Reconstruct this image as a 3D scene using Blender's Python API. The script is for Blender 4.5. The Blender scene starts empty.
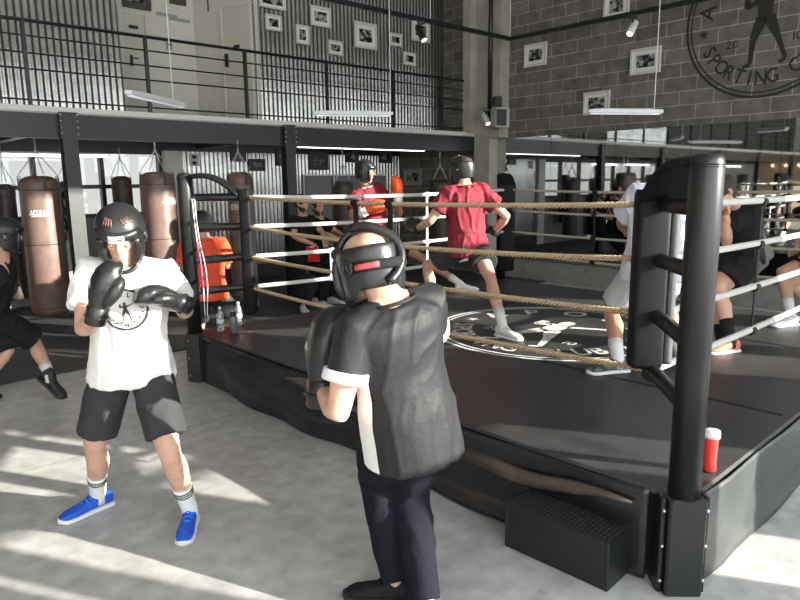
import bpy, math, random
from mathutils import Vector as V, Matrix, noise
from mathutils.bvhtree import BVHTree
random.seed(7)
PI = math.pi
S = bpy.context.scene
COL = S.collection

# ------------------------------------------------------------------ camera
FL, PT, RL, HC = 653.35, .1798, -.0115, 1.75
cd = bpy.data.cameras.new('camera'); cam = bpy.data.objects.new('camera', cd); COL.objects.link(cam)
cd.sensor_width = 36; cd.lens = FL / 800 * 36; cd.clip_start = .05; cd.clip_end = 300
cam.matrix_world = Matrix.Translation((0, 0, HC)) @ Matrix.Rotation(PI/2 - PT, 4, 'X') @ Matrix.Rotation(RL, 4, 'Z')
S.camera = cam

def ray(x, y):
    X = (x-400)/FL; Y = (y-300)/FL
    c, s = math.cos(RL), math.sin(RL); X, Y = c*X+s*Y, -s*X+c*Y
    return V((X, math.cos(PT)-Y*math.sin(PT), -math.sin(PT)-Y*math.cos(PT)))
C0 = V((0, 0, HC))
def G(x, y, z=0.0):
    d = ray(x, y); return C0 + d*((z-HC)/d.z)
def D(x, y, dist):
    d = ray(x, y); return C0 + d*(dist/d.y)
TH = .742
A = V((-math.sin(TH), math.cos(TH), 0)); B = V((math.cos(TH), math.sin(TH), 0)); M0 = V((1.60, 12.73, 0))
ROOM = Matrix.Translation(M0) @ Matrix.Rotation(TH, 4, 'Z')
ROOMI = ROOM.inverted()
def WS(x, y, s=0.0):                     # a photo point on the plane s = const, in room coordinates
    d = ray(x, y); t = (s-(C0-M0).dot(B))/d.dot(B); return ROOMI @ (C0+d*t)
def WT(x, y, t0=0.0):
    d = ray(x, y); t = (t0-(C0-M0).dot(A))/d.dot(A); return ROOMI @ (C0+d*t)
def room(s, t, z=0): return ROOM @ V((s, t, z))

# ------------------------------------------------------------------ materials
MATS = {}
def mat(name, col, rough=.6, metal=0, spec=.5, bump=0, bscale=60, var=0, vscale=6, emit=0, stretch=None, coat=0, sheen=0):
    if name in MATS: return MATS[name]
    m = bpy.data.materials.new(name); m.use_nodes = True; nt = m.node_tree; N = nt.nodes; L = nt.links
    b = N['Principled BSDF']
    b.inputs['Base Color'].default_value = (*col, 1); b.inputs['Roughness'].default_value = rough
    b.inputs['Metallic'].default_value = metal; b.inputs['Specular IOR Level'].default_value = spec
    if coat: b.inputs['Coat Weight'].default_value = coat; b.inputs['Coat Roughness'].default_value = .2
    if sheen: b.inputs['Sheen Weight'].default_value = sheen
    if emit:
        b.inputs['Emission Color'].default_value = (*col, 1); b.inputs['Emission Strength'].default_value = emit
    tc = N.new('ShaderNodeTexCoord'); mp = N.new('ShaderNodeMapping'); L.new(tc.outputs['Object'], mp.inputs[0])
    if stretch: mp.inputs['Scale'].default_value = stretch
    if var:
        n = N.new('ShaderNodeTexNoise'); n.inputs['Scale'].default_value = vscale; n.inputs['Detail'].default_value = 5
        L.new(mp.outputs[0], n.inputs['Vector'])
        r = N.new('ShaderNodeMix'); r.data_type = 'RGBA'
        r.inputs[6].default_value = tuple(max(0, c*(1-var)) for c in col)+(1,)
        r.inputs[7].default_value = tuple(min(1, c*(1+var)) for c in col)+(1,)
        rr = N.new('ShaderNodeMapRange'); rr.inputs[1].default_value = .3; rr.inputs[2].default_value = .7
        L.new(n.outputs[0], rr.inputs[0]); L.new(rr.outputs[0], r.inputs[0]); L.new(r.outputs[2], b.inputs['Base Color'])
    if bump:
        n2 = N.new('ShaderNodeTexNoise'); n2.inputs['Scale'].default_value = bscale; n2.inputs['Detail'].default_value = 4
        L.new(mp.outputs[0], n2.inputs['Vector'])
        bp = N.new('ShaderNodeBump'); bp.inputs['Strength'].default_value = bump; bp.inputs['Distance'].default_value = .01
        L.new(n2.outputs[0], bp.inputs['Height']); L.new(bp.outputs[0], b.inputs['Normal'])
    MATS[name] = m; return m

skin = mat('skin', (.56, .33, .235), .5, var=.12, vscale=14, bump=.08, bscale=120)
skin2 = mat('skin_tan', (.43, .22, .14), .5, var=.12, vscale=14)
hairm = mat('hair', (.035, .025, .02), .7, bump=.6, bscale=150)
black_leather = mat('black_leather', (.014, .014, .015), .36, bump=.12, bscale=90, var=.2, vscale=20)
black_vinyl = mat('black_vinyl', (.013, .013, .014), .5, spec=.25, bump=.1, bscale=12, var=.2)
black_cloth = mat('black_cloth', (.012, .013, .015), .85, spec=.2, bump=.3, bscale=40)
grey_jersey = mat('dark_jersey', (.017, .017, .019), .6, spec=.25, bump=.2, bscale=45)
sleeve_jersey = mat('black_sleeve', (.02, .02, .024), .55, bump=.2, bscale=45)
pants_m = mat('navy_trousers', (.010, .010, .016), .9, spec=.12, bump=.3, bscale=35)
short_m = mat('charcoal_shorts', (.036, .037, .039), .85, spec=.2, bump=.35, bscale=35)
white_tee = mat('white_cotton', (.74, .72, .70), .85, bump=.25, bscale=30)
white_m = mat('white_fabric', (.75, .75, .75), .8)
lilac_tee = mat('pale_lilac_cotton', (.62, .64, .74), .85, bump=.3, bscale=25)
grey_short = mat('pale_grey_shorts', (.50, .51, .52), .85, bump=.3, bscale=25)
red_tee = mat('crimson_cotton', (.20, .009, .022), .8, bump=.4, bscale=30, var=.15)
orange_tee = mat('orange_cotton', (.85, .09, .03), .8, bump=.3, bscale=30)
grey_tee = mat('grey_cotton', (.2, .2, .2), .85, bump=.3, bscale=30, var=.3, vscale=20)
blue_shoe = mat('blue_mesh', (.01, .09, .55), .6, bump=.3, bscale=200, var=.2, vscale=30)
orange_shoe = mat('orange_mesh', (.75, .2, .1), .6, bump=.3, bscale=200, var=.3, vscale=40)
camo_shoe = mat('black_white_patch', (.09, .09, .09), .6, var=.9, vscale=30)
rubber_white = mat('white_rubber', (.7, .7, .7), .5)
rubber_black = mat('black_rubber', (.02, .02, .02), .6)
sock_m = mat('white_sock', (.72, .72, .72), .9, bump=.3, bscale=120)
black_mark = mat('black_print', (.03, .03, .03), .7)
white_mark = mat('white_print', (.75, .75, .75), .6)
eye_m = mat('eye_white', (.7, .68, .65), .2)
lip_m = mat('lip', (.42, .18, .15), .5)
red_strap = mat('red_elastic', (.5, .06, .07), .6)
orange_glove = mat('orange_leather', (.9, .12, .02), .4)
white_glove = mat('white_leather', (.75, .75, .75), .4)
grey_sock = mat('grey_leggings', (.22, .23, .25), .8)

# ------------------------------------------------------------------ mesh builder
class MB:
    def __init__(s): s.v = []; s.f = []
    def add(s, vs, fs):
        o = len(s.v); s.v += [V(p) for p in vs]; s.f += [tuple(i+o for i in f) for f in fs]; return s
    def box(s, c, size, ax=None):
        ax = ax or (V((1, 0, 0)), V((0, 1, 0)), V((0, 0, 1))); c = V(c)
        vs = [c + ax[0]*(i*size[0]/2) + ax[1]*(j*size[1]/2) + ax[2]*(k*size[2]/2) for i in (-1, 1) for j in (-1, 1) for k in (-1, 1)]
        return s.add(vs, [(0, 1, 3, 2), (4, 6, 7, 5), (0, 4, 5, 1), (2, 3, 7, 6), (0, 2, 6, 4), (1, 5, 7, 3)])
    def bbox(s, c, size, bev=.01, ax=None):          # box with chamfered edges
        ax = ax or (V((1, 0, 0)), V((0, 1, 0)), V((0, 0, 1))); c = V(c); a, b, h = [q/2 for q in size]
        ring = [(-a+bev, -b), (a-bev, -b), (a, -b+bev), (a, b-bev), (a-bev, b), (-a+bev, b), (-a, b-bev), (-a, -b+bev)]
        k = (min(a, b)-bev)/min(a, b)
        vs = []
        for z, q in ((-h, k), (-h+bev, 1), (h-bev, 1), (h, k)): vs += [c+ax[0]*(x*q)+ax[1]*(y*q)+ax[2]*z for x, y in ring]
        fs = [tuple(range(7, -1, -1)), tuple(range(24, 32))]
        for r in range(3):
            for i in range(8): j = (i+1) % 8; fs.append((r*8+i, r*8+j, r*8+8+j, r*8+8+i))
        return s.add(vs, fs)
    def loft(s, secs, n=18, closed=True):            # secs: (center, ax1, ax2[, exponent])
        vs = []; fs = []
        for q in secs:
            e = q[3] if len(q) > 3 else 1.0
            for i in range(n):
                a = 2*PI*i/n; c, d = math.cos(a), math.sin(a)
                c = math.copysign(abs(c)**e, c); d = math.copysign(abs(d)**e, d)
                vs.append(q[0] + q[1]*c + q[2]*d)
        m = len(secs)
        for r in range(m-1):
            for i in range(n): j = (i+1) % n; fs.append((r*n+i, r*n+j, r*n+n+j, r*n+n+i))
        if closed: fs.append(tuple(range(n-1, -1, -1))); fs.append(tuple(range((m-1)*n, m*n)))
        return s.add(vs, fs)
    def tube(s, pts, rad, n=12, flat=None, closed=True, sub=1):
        pts = [V(p) for p in pts]
        if not hasattr(rad, '__len__'): rad = [rad]*len(pts)
        if sub > 1 and len(pts) > 2: pts, rad = crom(pts, rad, sub)
        secs = []; ref = None
        for i, p in enumerate(pts):
            t = (pts[min(i+1, len(pts)-1)]-pts[max(i-1, 0)]).normalized()
            if ref is None:
                ref = V((0, 0, 1)) if abs(t.z) < .9 else V((1, 0, 0))
                if flat: ref = V(flat[0])
            u = (ref - t*ref.dot(t)).normalized(); w = t.cross(u); ref = u
            k = flat[1] if flat else 1
            secs.append((p, w*rad[i], u*(rad[i]*k)))
        return s.loft(secs, n, closed)
    def ball(s, c, r, ax=None, n=12):
        ax = ax or (V((1, 0, 0)), V((0, 1, 0)), V((0, 0, 1)))
        if not hasattr(r, '__len__'): r = (r, r, r)
        m = max(6, n//2+2)
        return s.loft([(V(c)+ax[2]*(-math.cos(PI*k/m)*r[2]), ax[0]*(r[0]*max(.02, math.sin(PI*k/m))), ax[1]*(r[1]*max(.02, math.sin(PI*k/m)))) for k in range(m+1)], n)
    def torus(s, c, R, r, axis, n=18, m=8, arc=1.0, sx=1, u=None):
        axis = V(axis).normalized(); u = V(u) if u else axis.orthogonal().normalized(); w = axis.cross(u)
        k = n if arc < 1 else n-1
        pts = [V(c)+u*(R*sx*math.cos(2*PI*arc*i/n))+w*(R*math.sin(2*PI*arc*i/n)) for i in range(n+1 if arc < 1 else n)]
        vs = []; fs = []
        for i, p in enumerate(pts):
            o = (p-V(c)).normalized()
            for j in range(m):
                a = 2*PI*j/m; vs.append(p+o*(r*math.cos(a))+axis*(r*math.sin(a)))
        q = len(pts); rng = q if arc >= 1 else q-1
        for i in range(rng):
            for j in range(m):
                i2 = (i+1) % q; j2 = (j+1) % m; fs.append((i*m+j, i2*m+j, i2*m+j2, i*m+j2))
        return s.add(vs, fs)
    def mesh(s, name='m'):
        me = bpy.data.meshes.new(name); me.from_pydata([tuple(v) for v in s.v], [], s.f); me.update(); return me
    def build(s, name, m, parent=None, smooth=False, remesh=0, post=0, fn=None):
        me = s.mesh(name)
        if remesh: me = voxel(me, remesh, post); smooth = True
        else: fixn(me)
        if fn: fn(me)
        return link(name, me, m, parent, smooth)
def fixn(me):
    import bmesh
    b = bmesh.new(); b.from_mesh(me); bmesh.ops.recalc_face_normals(b, faces=b.faces); b.to_mesh(me); b.free()
def link(name, me, m, parent=None, smooth=False):
    if parent is not None:
        me.transform(WM(parent).inverted())
    me.name = name
    me.materials.clear(); me.materials.append(m)
    if smooth: me.polygons.foreach_set('use_smooth', [True]*len(me.polygons))
    o = bpy.data.objects.new(name, me); COL.objects.link(o)
    if parent is not None: o.parent = parent
    return o
def WM(o):
    return (WM(o.parent) @ o.matrix_basis) if o.parent else o.matrix_basis.copy()
def voxel(me, vs, post=1):
    o = bpy.data.objects.new('tmp', me); COL.objects.link(o)
    r = o.modifiers.new('r', 'REMESH'); r.mode = 'VOXEL'; r.voxel_size = vs
    if post:
        q = o.modifiers.new('s', 'SMOOTH'); q.factor = .5; q.iterations = post
    dg = bpy.context.evaluated_depsgraph_get(); dg.update()
    out = bpy.data.meshes.new_from_object(o.evaluated_get(dg))
    bpy.data.objects.remove(o); return out
def modmesh(me, *mods):
    o = bpy.data.objects.new('tmp', me); COL.objects.link(o)
    for kind, kw in mods:
        q = o.modifiers.new('q', kind)
        for k, v in kw.items(): setattr(q, k, v)
    dg = bpy.context.evaluated_depsgraph_get(); dg.update()
    out = bpy.data.meshes.new_from_object(o.evaluated_get(dg)); bpy.data.objects.remove(o); return out
def crom(pts, rad, sub):
    P = []; R = []
    n = len(pts)
    for i in range(n-1):
        p0, p1, p2, p3 = pts[max(i-1, 0)], pts[i], pts[i+1], pts[min(i+2, n-1)]
        for k in range(sub):
            t = k/sub
            P.append(.5*((2*p1)+(p2-p0)*t+(2*p0-5*p1+4*p2-p3)*t*t+(3*p1-p0-3*p2+p3)*t**3)); R.append(rad[i]*(1-t)+rad[i+1]*t)
    P.append(pts[-1]); R.append(rad[-1]); return P, R
def folds(amp, scale, ax=(1, 1, .35), seed=0, zf=None):
    def fn(me):
        ns = [v.normal.copy() for v in me.vertices]
        for v, n in zip(me.vertices, ns):
            c = v.co; q = V((c.x*ax[0]+seed, c.y*ax[1]-seed*.7, c.z*ax[2]+seed*1.3))*scale
            w = noise.noise(q + V((0, 0, 1))*noise.noise(q*.6)*1.5)
            w = (1-2*abs(w))**2 - .35
            k = zf(c) if zf else 1
            v.co = c + n*(amp*w*k)
    return fn
def tag(o, label=None, cat=None, group=None, kind=None):
    if label: o['label'] = label
    if cat: o['category'] = cat
    if group: o['group'] = group
    if kind: o['kind'] = kind
    return o
def empty(name, loc, rz=0):
    o = bpy.data.objects.new(name, None); COL.objects.link(o); o.location = V(loc); o.rotation_euler.z = rz
    o.empty_display_size = .1; return o
def emptyM(name, M):
    o = empty(name, M.translation); o.rotation_euler = M.to_euler(); return o
def copy_tree(o, parent=None):
    c = o.copy(); COL.objects.link(c); c.parent = parent
    for ch in list(o.children): copy_tree(ch, c)
    return c
def rbuild(mb, name, m, parent=None, smooth=False, kind=None):   # mesh given in room coordinates
    me = mb.mesh(name); fixn(me)
    me.materials.append(m)
    if smooth: me.polygons.foreach_set('use_smooth', [True]*len(me.polygons))
    o = bpy.data.objects.new(name, me); COL.objects.link(o)
    if parent is not None and parent.name != 'x': o.parent = parent
    else: o.matrix_basis = ROOM
    if kind: o['kind'] = kind
    return o
def rempty(name, s=0, t=0, z=0):           # an Empty oriented like the room
    o = empty(name, room(s, t, z), TH); return o

# ------------------------------------------------------------------ lettering
_ch = {}; BOLD = .012
def char(ch0):
    ch = (ch0, BOLD)
    if ch not in _ch:
        cu = bpy.data.curves.new('c', 'FONT'); cu.body = ch0; cu.size = 1; cu.offset = BOLD
        o = bpy.data.objects.new('c', cu); COL.objects.link(o)
        dg = bpy.context.evaluated_depsgraph_get(); dg.update()
        me = bpy.data.meshes.new_from_object(o.evaluated_get(dg))
        vs = [(v.co.x, v.co.y) for v in me.vertices]; fs = [tuple(p.vertices) for p in me.polygons]
        bpy.data.objects.remove(o)
        w = max([x for x, y in vs] or [0]); x0 = min([x for x, y in vs] or [0])
        _ch[ch] = (vs, fs, x0, w)
    return _ch[ch]
class Flat:                                  # flat artwork in (u, v)
    def __init__(s): s.v = []; s.f = []
    def add(s, vs, fs): o = len(s.v); s.v += vs; s.f += [tuple(i+o for i in f) for f in fs]
    def text(s, txt, h, cx, cy, squeeze=1, gap=.12):
        ws = []
        for c in txt:
            if c == ' ': ws.append(.35); continue
            q = char(c); ws.append(q[3]-q[2])
        tot = sum(ws)+gap*(len(txt)-1); x = -tot/2
        for c, w in zip(txt, ws):
            if c != ' ':
                vs, fs, x0, _ = char(c)
                s.add([(cx+(x+a-x0)*h/.7*squeeze, cy+(b-.35)*h/.7) for a, b in vs], fs)
            x += w+gap
    def arc(s, txt, h, R, a0, a1, top=True, squeeze=1.0):   # letters spread between two angles (degrees)
        n = len(txt)
        for i, c in enumerate(txt):
            if c == ' ': continue
            a = math.radians(a0+(a1-a0)*i/(n-1)); vs, fs, x0, x1 = char(c); mx = (x0+x1)/2
            rx, ry = (math.cos(a), math.sin(a)); k = h/.7
            pts = []
            for p, q in vs:
                x = (p-mx)*k*squeeze; y = (q-.35)*k
                if top: pts.append((rx*(R+y)+ry*x, ry*(R+y)-rx*x))
                else: pts.append((rx*(R-y)-ry*x, ry*(R-y)+rx*x))
            s.add(pts, fs)
    def ring(s, R, w, n=120):
        vs = []
        for i in range(n):
            a = 2*PI*i/n; vs += [((R-w/2)*math.cos(a), (R-w/2)*math.sin(a)), ((R+w/2)*math.cos(a), (R+w/2)*math.sin(a))]
        s.add(vs, [(2*i, 2*i+1, (2*i+3) % (2*n), (2*i+2) % (2*n)) for i in range(n)])
    def seg(s, p, q, w0, w1):
        dx, dy = q[0]-p[0], q[1]-p[1]; l = math.hypot(dx, dy) or 1; nx, ny = -dy/l, dx/l
        m = 4; vs = []
        for i in range(m+1):
            t = i/m; w = (w0*(1-t)+w1*t)/2; x, y = p[0]+dx*t, p[1]+dy*t
            vs += [(x+nx*w, y+ny*w), (x-nx*w, y-ny*w)]
        s.add(vs, [(2*i, 2*i+1, 2*i+3, 2*i+2) for i in range(m)])
    def disc(s, c, r, n=16, ry=None):
        ry = ry or r
        s.add([(c[0]+r*math.cos(2*PI*i/n), c[1]+ry*math.sin(2*PI*i/n)) for i in range(n)], [tuple(range(n))])
    def star(s, c, r, rot=0):
        vs = [(c[0]+(r if i % 2 == 0 else r*.42)*math.cos(PI/2+rot+PI*i/5), c[1]+(r if i % 2 == 0 else r*.42)*math.sin(PI/2+rot+PI*i/5)) for i in range(10)]
        s.add([c]+vs, [(0, 1+i, 1+(i+1) % 10) for i in range(10)])
    def cut(s, k):                           # split the faces so the art can bend with cloth
        import bmesh
        b = bmesh.new(); vv = [b.verts.new((x, y, 0)) for x, y in s.v]
        for f in s.f:
            try: b.faces.new([vv[i] for i in f])
            except ValueError: pass
        bmesh.ops.triangulate(b, faces=b.faces)
        for _ in range(4):
            es = [e for e in b.edges if e.calc_length() > k]
            if not es: break
            bmesh.ops.subdivide_edges(b, edges=es, cuts=1); bmesh.ops.triangulate(b, faces=b.faces)
        b.verts.ensure_lookup_table(); b.verts.index_update()
        s.v = [(v.co.x, v.co.y) for v in b.verts]; s.f = [tuple(v.index for v in f.verts) for f in b.faces]; b.free(); return s
    def place(s, name, fnc, m, parent):
        mb = MB(); mb.add([fnc(x, y) for x, y in s.v], s.f); me = mb.mesh(name)
        return link(name, me, m, parent)
def club_logo(w=1.0):
    L = Flat()
    L.ring(1.0, .022*w); L.ring(.945, .014*w)
    L.arc('APOLLO', .2, .76, 168, 12); L.arc('SPORTING CLUB', .175, .76, 208, 332, top=False, squeeze=.85)
    L.star((-.77, -.12), .065); L.star((.77, -.12), .065)
    L.text('20', .10, -.39, -.30); L.text('10', .10, .39, -.30); n0 = len(L.v)
    # boxer with raised arm
    L.disc((-.02, .40), .07, ry=.085)
    L.seg((-.02, .33), (.0, .05), .22, .15); L.seg((-.1, .28), (-.24, .22), .08, .06); L.seg((-.24, .22), (-.22, .38), .06, .09)
    L.seg((.06, .28), (.2, .34), .08, .06); L.seg((.2, .34), (.4, .44), .06, .05); L.disc((.43, .45), .06, ry=.045)
    L.seg((-.04, .08), (-.13, -.18), .15, .1); L.seg((-.13, -.18), (-.15, -.48), .08, .045); L.seg((-.15, -.48), (-.24, -.52), .05, .05)
    L.seg((.04, .08), (.15, -.15), .15, .09); L.seg((.15, -.15), (.27, -.45), .075, .045); L.seg((.27, -.45), (.2, -.5), .05, .05)
    L.v = L.v[:n0]+[(x, y-.10) for x, y in L.v[n0:]]
    return L
# ------------------------------------------------------------------ people
Z = V((0, 0, 1))
def solve(par, x, y, L, far):
    d = ray(x, y).normalized(); o = C0-par; b = o.dot(d); c = o.dot(o)-L*L; q = b*b-c
    t = -b + (math.sqrt(q) if far else -math.sqrt(q)) if q > 0 else -b
    return C0+d*t
def ik(h, a, l1, l2, hint):
    d = a-h; L = min(d.length, (l1+l2)*.995); x = (l1*l1-l2*l2+L*L)/(2*L); y = math.sqrt(max(0, l1*l1-x*x))
    u = d.normalized(); n = (hint-u*hint.dot(u)).normalized()
    return h+u*x+n*y
def pt(q):
    return q if isinstance(q, V) else D(*q)
def meshes_join(a, b):
    n = len(a.vertices); vs = [v.co.copy() for v in a.vertices]+[v.co.copy() for v in b.vertices]
    fs = [tuple(p.vertices) for p in a.polygons]+[tuple(i+n for i in p.vertices) for p in b.polygons]
    me = bpy.data.meshes.new('j'); me.from_pydata([tuple(v) for v in vs], [], fs); me.update(); return me
HEADP = [(-.120, .018, .016, .066), (-.112, .036, .036, .052), (-.098, .048, .052, .038), (-.075, .059, .070, .022), (-.045, .065, .083, .010),
         (-.010, .070, .091, .002), (.025, .075, .096, -.003), (.06, .074, .094, -.006), (.09, .062, .078, -.008), (.110, .040, .050, -.008), (.120, .012, .015, -.008)]
def head_mesh(c, f, u, k=1.0):
    s = u.cross(f).normalized(); m = MB()
    m.loft([(c+u*(z*k)+f*(o*k), s*(w*k), f*(d*k), .92) for z, w, d, o in HEADP], 28)
    P = lambda a, b, z: c+(s*a+f*b+u*z)*k
    m.tube([P(0, .088, .028), P(0, .098, .008), P(0, .108, -.014), P(0, .104, -.026), P(0, .088, -.034)], [.010*k, .011*k, .014*k, .015*k, .010*k], 10)
    m.tube([P(-.052, .070, .036), P(-.028, .090, .041), P(0, .092, .036), P(.028, .090, .041), P(.052, .070, .036)], [.008*k, .010*k, .009*k, .010*k, .008*k], 8)
    for q in (-1, 1):
        m.ball(P(q*.036, .068, -.010), .020*k, n=10)
        m.ball(P(q*.012, .098, -.026), .009*k, n=8)
        m.tube([P(q*.072, -.002, .022), P(q*.084, -.012, .010), P(q*.082, -.010, -.012), P(q*.070, .0, -.028)], [.010*k, .012*k, .010*k, .007*k], 8, sub=3)
    m.tube([P(-.024, .084, -.060), P(0, .094, -.056), P(.024, .084, -.060)], [.007*k, .010*k, .007*k], 8)
    m.tube([P(-.02, .080, -.070), P(0, .088, -.070), P(.02, .080, -.070)], [.007*k, .010*k, .007*k], 8)
    m.ball(P(0, .078, -.100), .02*k, n=10)
    me = voxel(m.mesh(), .0045*k, 2); return me, P
def hand_mesh(w, d, palm, th, curl=.5, k=1.0):
    d = d.normalized(); sd = d.cross(palm).normalized(); palm = sd.cross(d).normalized()
    if sd.dot(th) < 0: sd = -sd
    m = MB()
    m.loft([(w+d*(a*k), sd*(b*k), palm*(c*k), .8) for a, b, c in ((-.03, .024, .020), (.0, .027, .018), (.03, .036, .016), (.06, .042, .015), (.09, .041, .013), (.098, .035, .008))], 14)
    for i, (off, l) in enumerate(((.031, .9), (.011, 1.0), (-.010, .94), (-.030, .75))):
        p = w+d*(.085*k)+sd*(off*k); pts = [p-d*.01*k]; a = 0
        for j, q in enumerate((.040, .027, .020)):
            a += curl*(.9 if j == 0 else 1.0)
            p = p+(d*math.cos(a)+palm*math.sin(a)+sd*(off*.8*(1 if j == 0 else 0)))*(q*l*k); pts.append(p)
        m.tube(pts, [.0095*k, .009*k, .0085*k, .0065*k], 8, sub=3)
    p = w+d*(.02*k)+sd*(.03*k)
    m.tube([p, p+(d*.5+sd*.8+palm*.3)*(.035*k), p+(d*1.0+sd*.85+palm*.7)*(.045*k)+d*.01, p+(d*1.5+sd*.8+palm*.9)*(.05*k)], [.014*k, .012*k, .010*k, .007*k], 8, sub=3)
    return voxel(m.mesh(), .004, 1)
def glove(root, w, d, palm, th, m1, m2=None, k=1.0, name='boxing_glove', lab=None, mark=True):
    d = d.normalized(); sd = d.cross(palm).normalized(); palm = sd.cross(d).normalized()
    if sd.dot(th) < 0: sd = -sd
    m = MB()
    secs = [(-.01, .044, .040, 0), (.04, .048, .042, 0), (.075, .058, .048, .0), (.12, .070, .056, .004), (.165, .073, .058, .012), (.205, .066, .054, .024), (.235, .050, .044, .038), (.252, .026, .026, .048)]
    m.loft([(w+(d*a+palm*o)*k, sd*(b*k), palm*(c*k), .9) for a, b, c, o in secs], 24)
    m.tube([w+(d*.06+sd*.045+palm*.02)*k, w+(d*.11+sd*.072+palm*.035)*k, w+(d*.155+sd*.072+palm*.05)*k, w+(d*.185+sd*.05+palm*.062)*k], [.026*k, .031*k, .029*k, .020*k], 12, sub=3)
    g = m.build(name, m1, root, remesh=.0065, post=2, fn=folds(.0012, 40))
    if lab: g['label'] = lab
    c = MB(); c.loft([(w+d*(a*k), sd*(b*k), palm*(q*k)) for a, b, q in ((-.055, .045, .042), (-.05, .052, .048), (-.01, .052, .047), (.028, .053, .048), (.035, .047, .042))], 20)
    c.torus(w-d*.012*k, .053*k, .004*k, d); cf = c.build('cuff', m2 or m1, g, True)
    if m2: cf['label'] = 'contrasting wrist cuff'
    if mark:
        a = Flat(); a.seg((-.5, -.3), (.0, .5), .16, .3); a.seg((0, .5), (.5, -.3), .3, .16)
        ct = w+(d*.13)*k
        bv = BVHTree.FromPolygons([WM(g) @ v.co for v in g.data.vertices], [tuple(p.vertices) for p in g.data.polygons])
        def pj(x, y):
            o = ct-palm*.2+sd*(x*.03*k)+d*(y*.03*k); h = bv.ray_cast(o, palm, .5)
            return (h[0]-palm*.0015) if h[0] else o+palm*.14
        a.cut(.3).place('print', pj, white_mark, g)
    return g
def shoe(root, an, d, m1, m2, gz=None, pitch=0, k=1.0, lace=None, hi=0):
    # an: ankle; d: horizontal toe direction; sole rests at gz
    d = V((d.x, d.y, 0)).normalized(); s = Z.cross(d)
    o = V((an.x, an.y, gz if gz is not None else an.z-.09)); dd, uu = d, Z
    if pitch:
        R = Matrix.Rotation(pitch, 3, s); dd = R @ d; uu = R @ Z; o = an-uu*.09
    P = lambda a, b, c: o+(dd*a+s*b+uu*c)*k
    m = MB()
    prof = [(-.075, .018, .03, .060), (-.068, .030, .022, .095), (-.04, .037, .022, .105+hi), (0, .038, .022, .105+hi), (.03, .037, .022, .100+hi*.6), (.06, .038, .022, .082), (.10, .043, .018, .072), (.14, .047, .018, .062), (.175, .044, .018, .054), (.20, .032, .018, .044), (.212, .016, .018, .034)]
    m.loft([(P(a, 0, (lo+hi_)/2), s*(w*k*.94), uu*((hi_-lo)/2*k), .75) for a, w, lo, hi_ in prof], 18)
    up = m.build('shoe', m1, root, remesh=.006, post=2)
    m = MB()
    sol = [(-.085, .014), (-.078, .030), (-.05, .041), (0, .040), (.05, .041), (.10, .047), (.15, .051), (.19, .044), (.213, .026), (.22, .010)]
    m.loft([(P(a, 0, .013+(.008 if a > .2 else 0)), s*(w*k), uu*(.013*k), .6) for a, w in sol], 16)
    m.build('sole', m2, up, True)
    m = MB()
    for i in range(4):
        a = .045+i*.022; h = .098-i*.0125
        m.tube([P(a, -.026, h-.012), P(a+.004, 0, h+.004), P(a, .026, h-.012)], .004*k, 6, sub=3)
        if i: m.tube([P(a, -.024, h-.010), P(a-.02, .024, h+.004)], .003*k, 6)
    m.build('laces', lace or m1, up, True)
    return up
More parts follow.
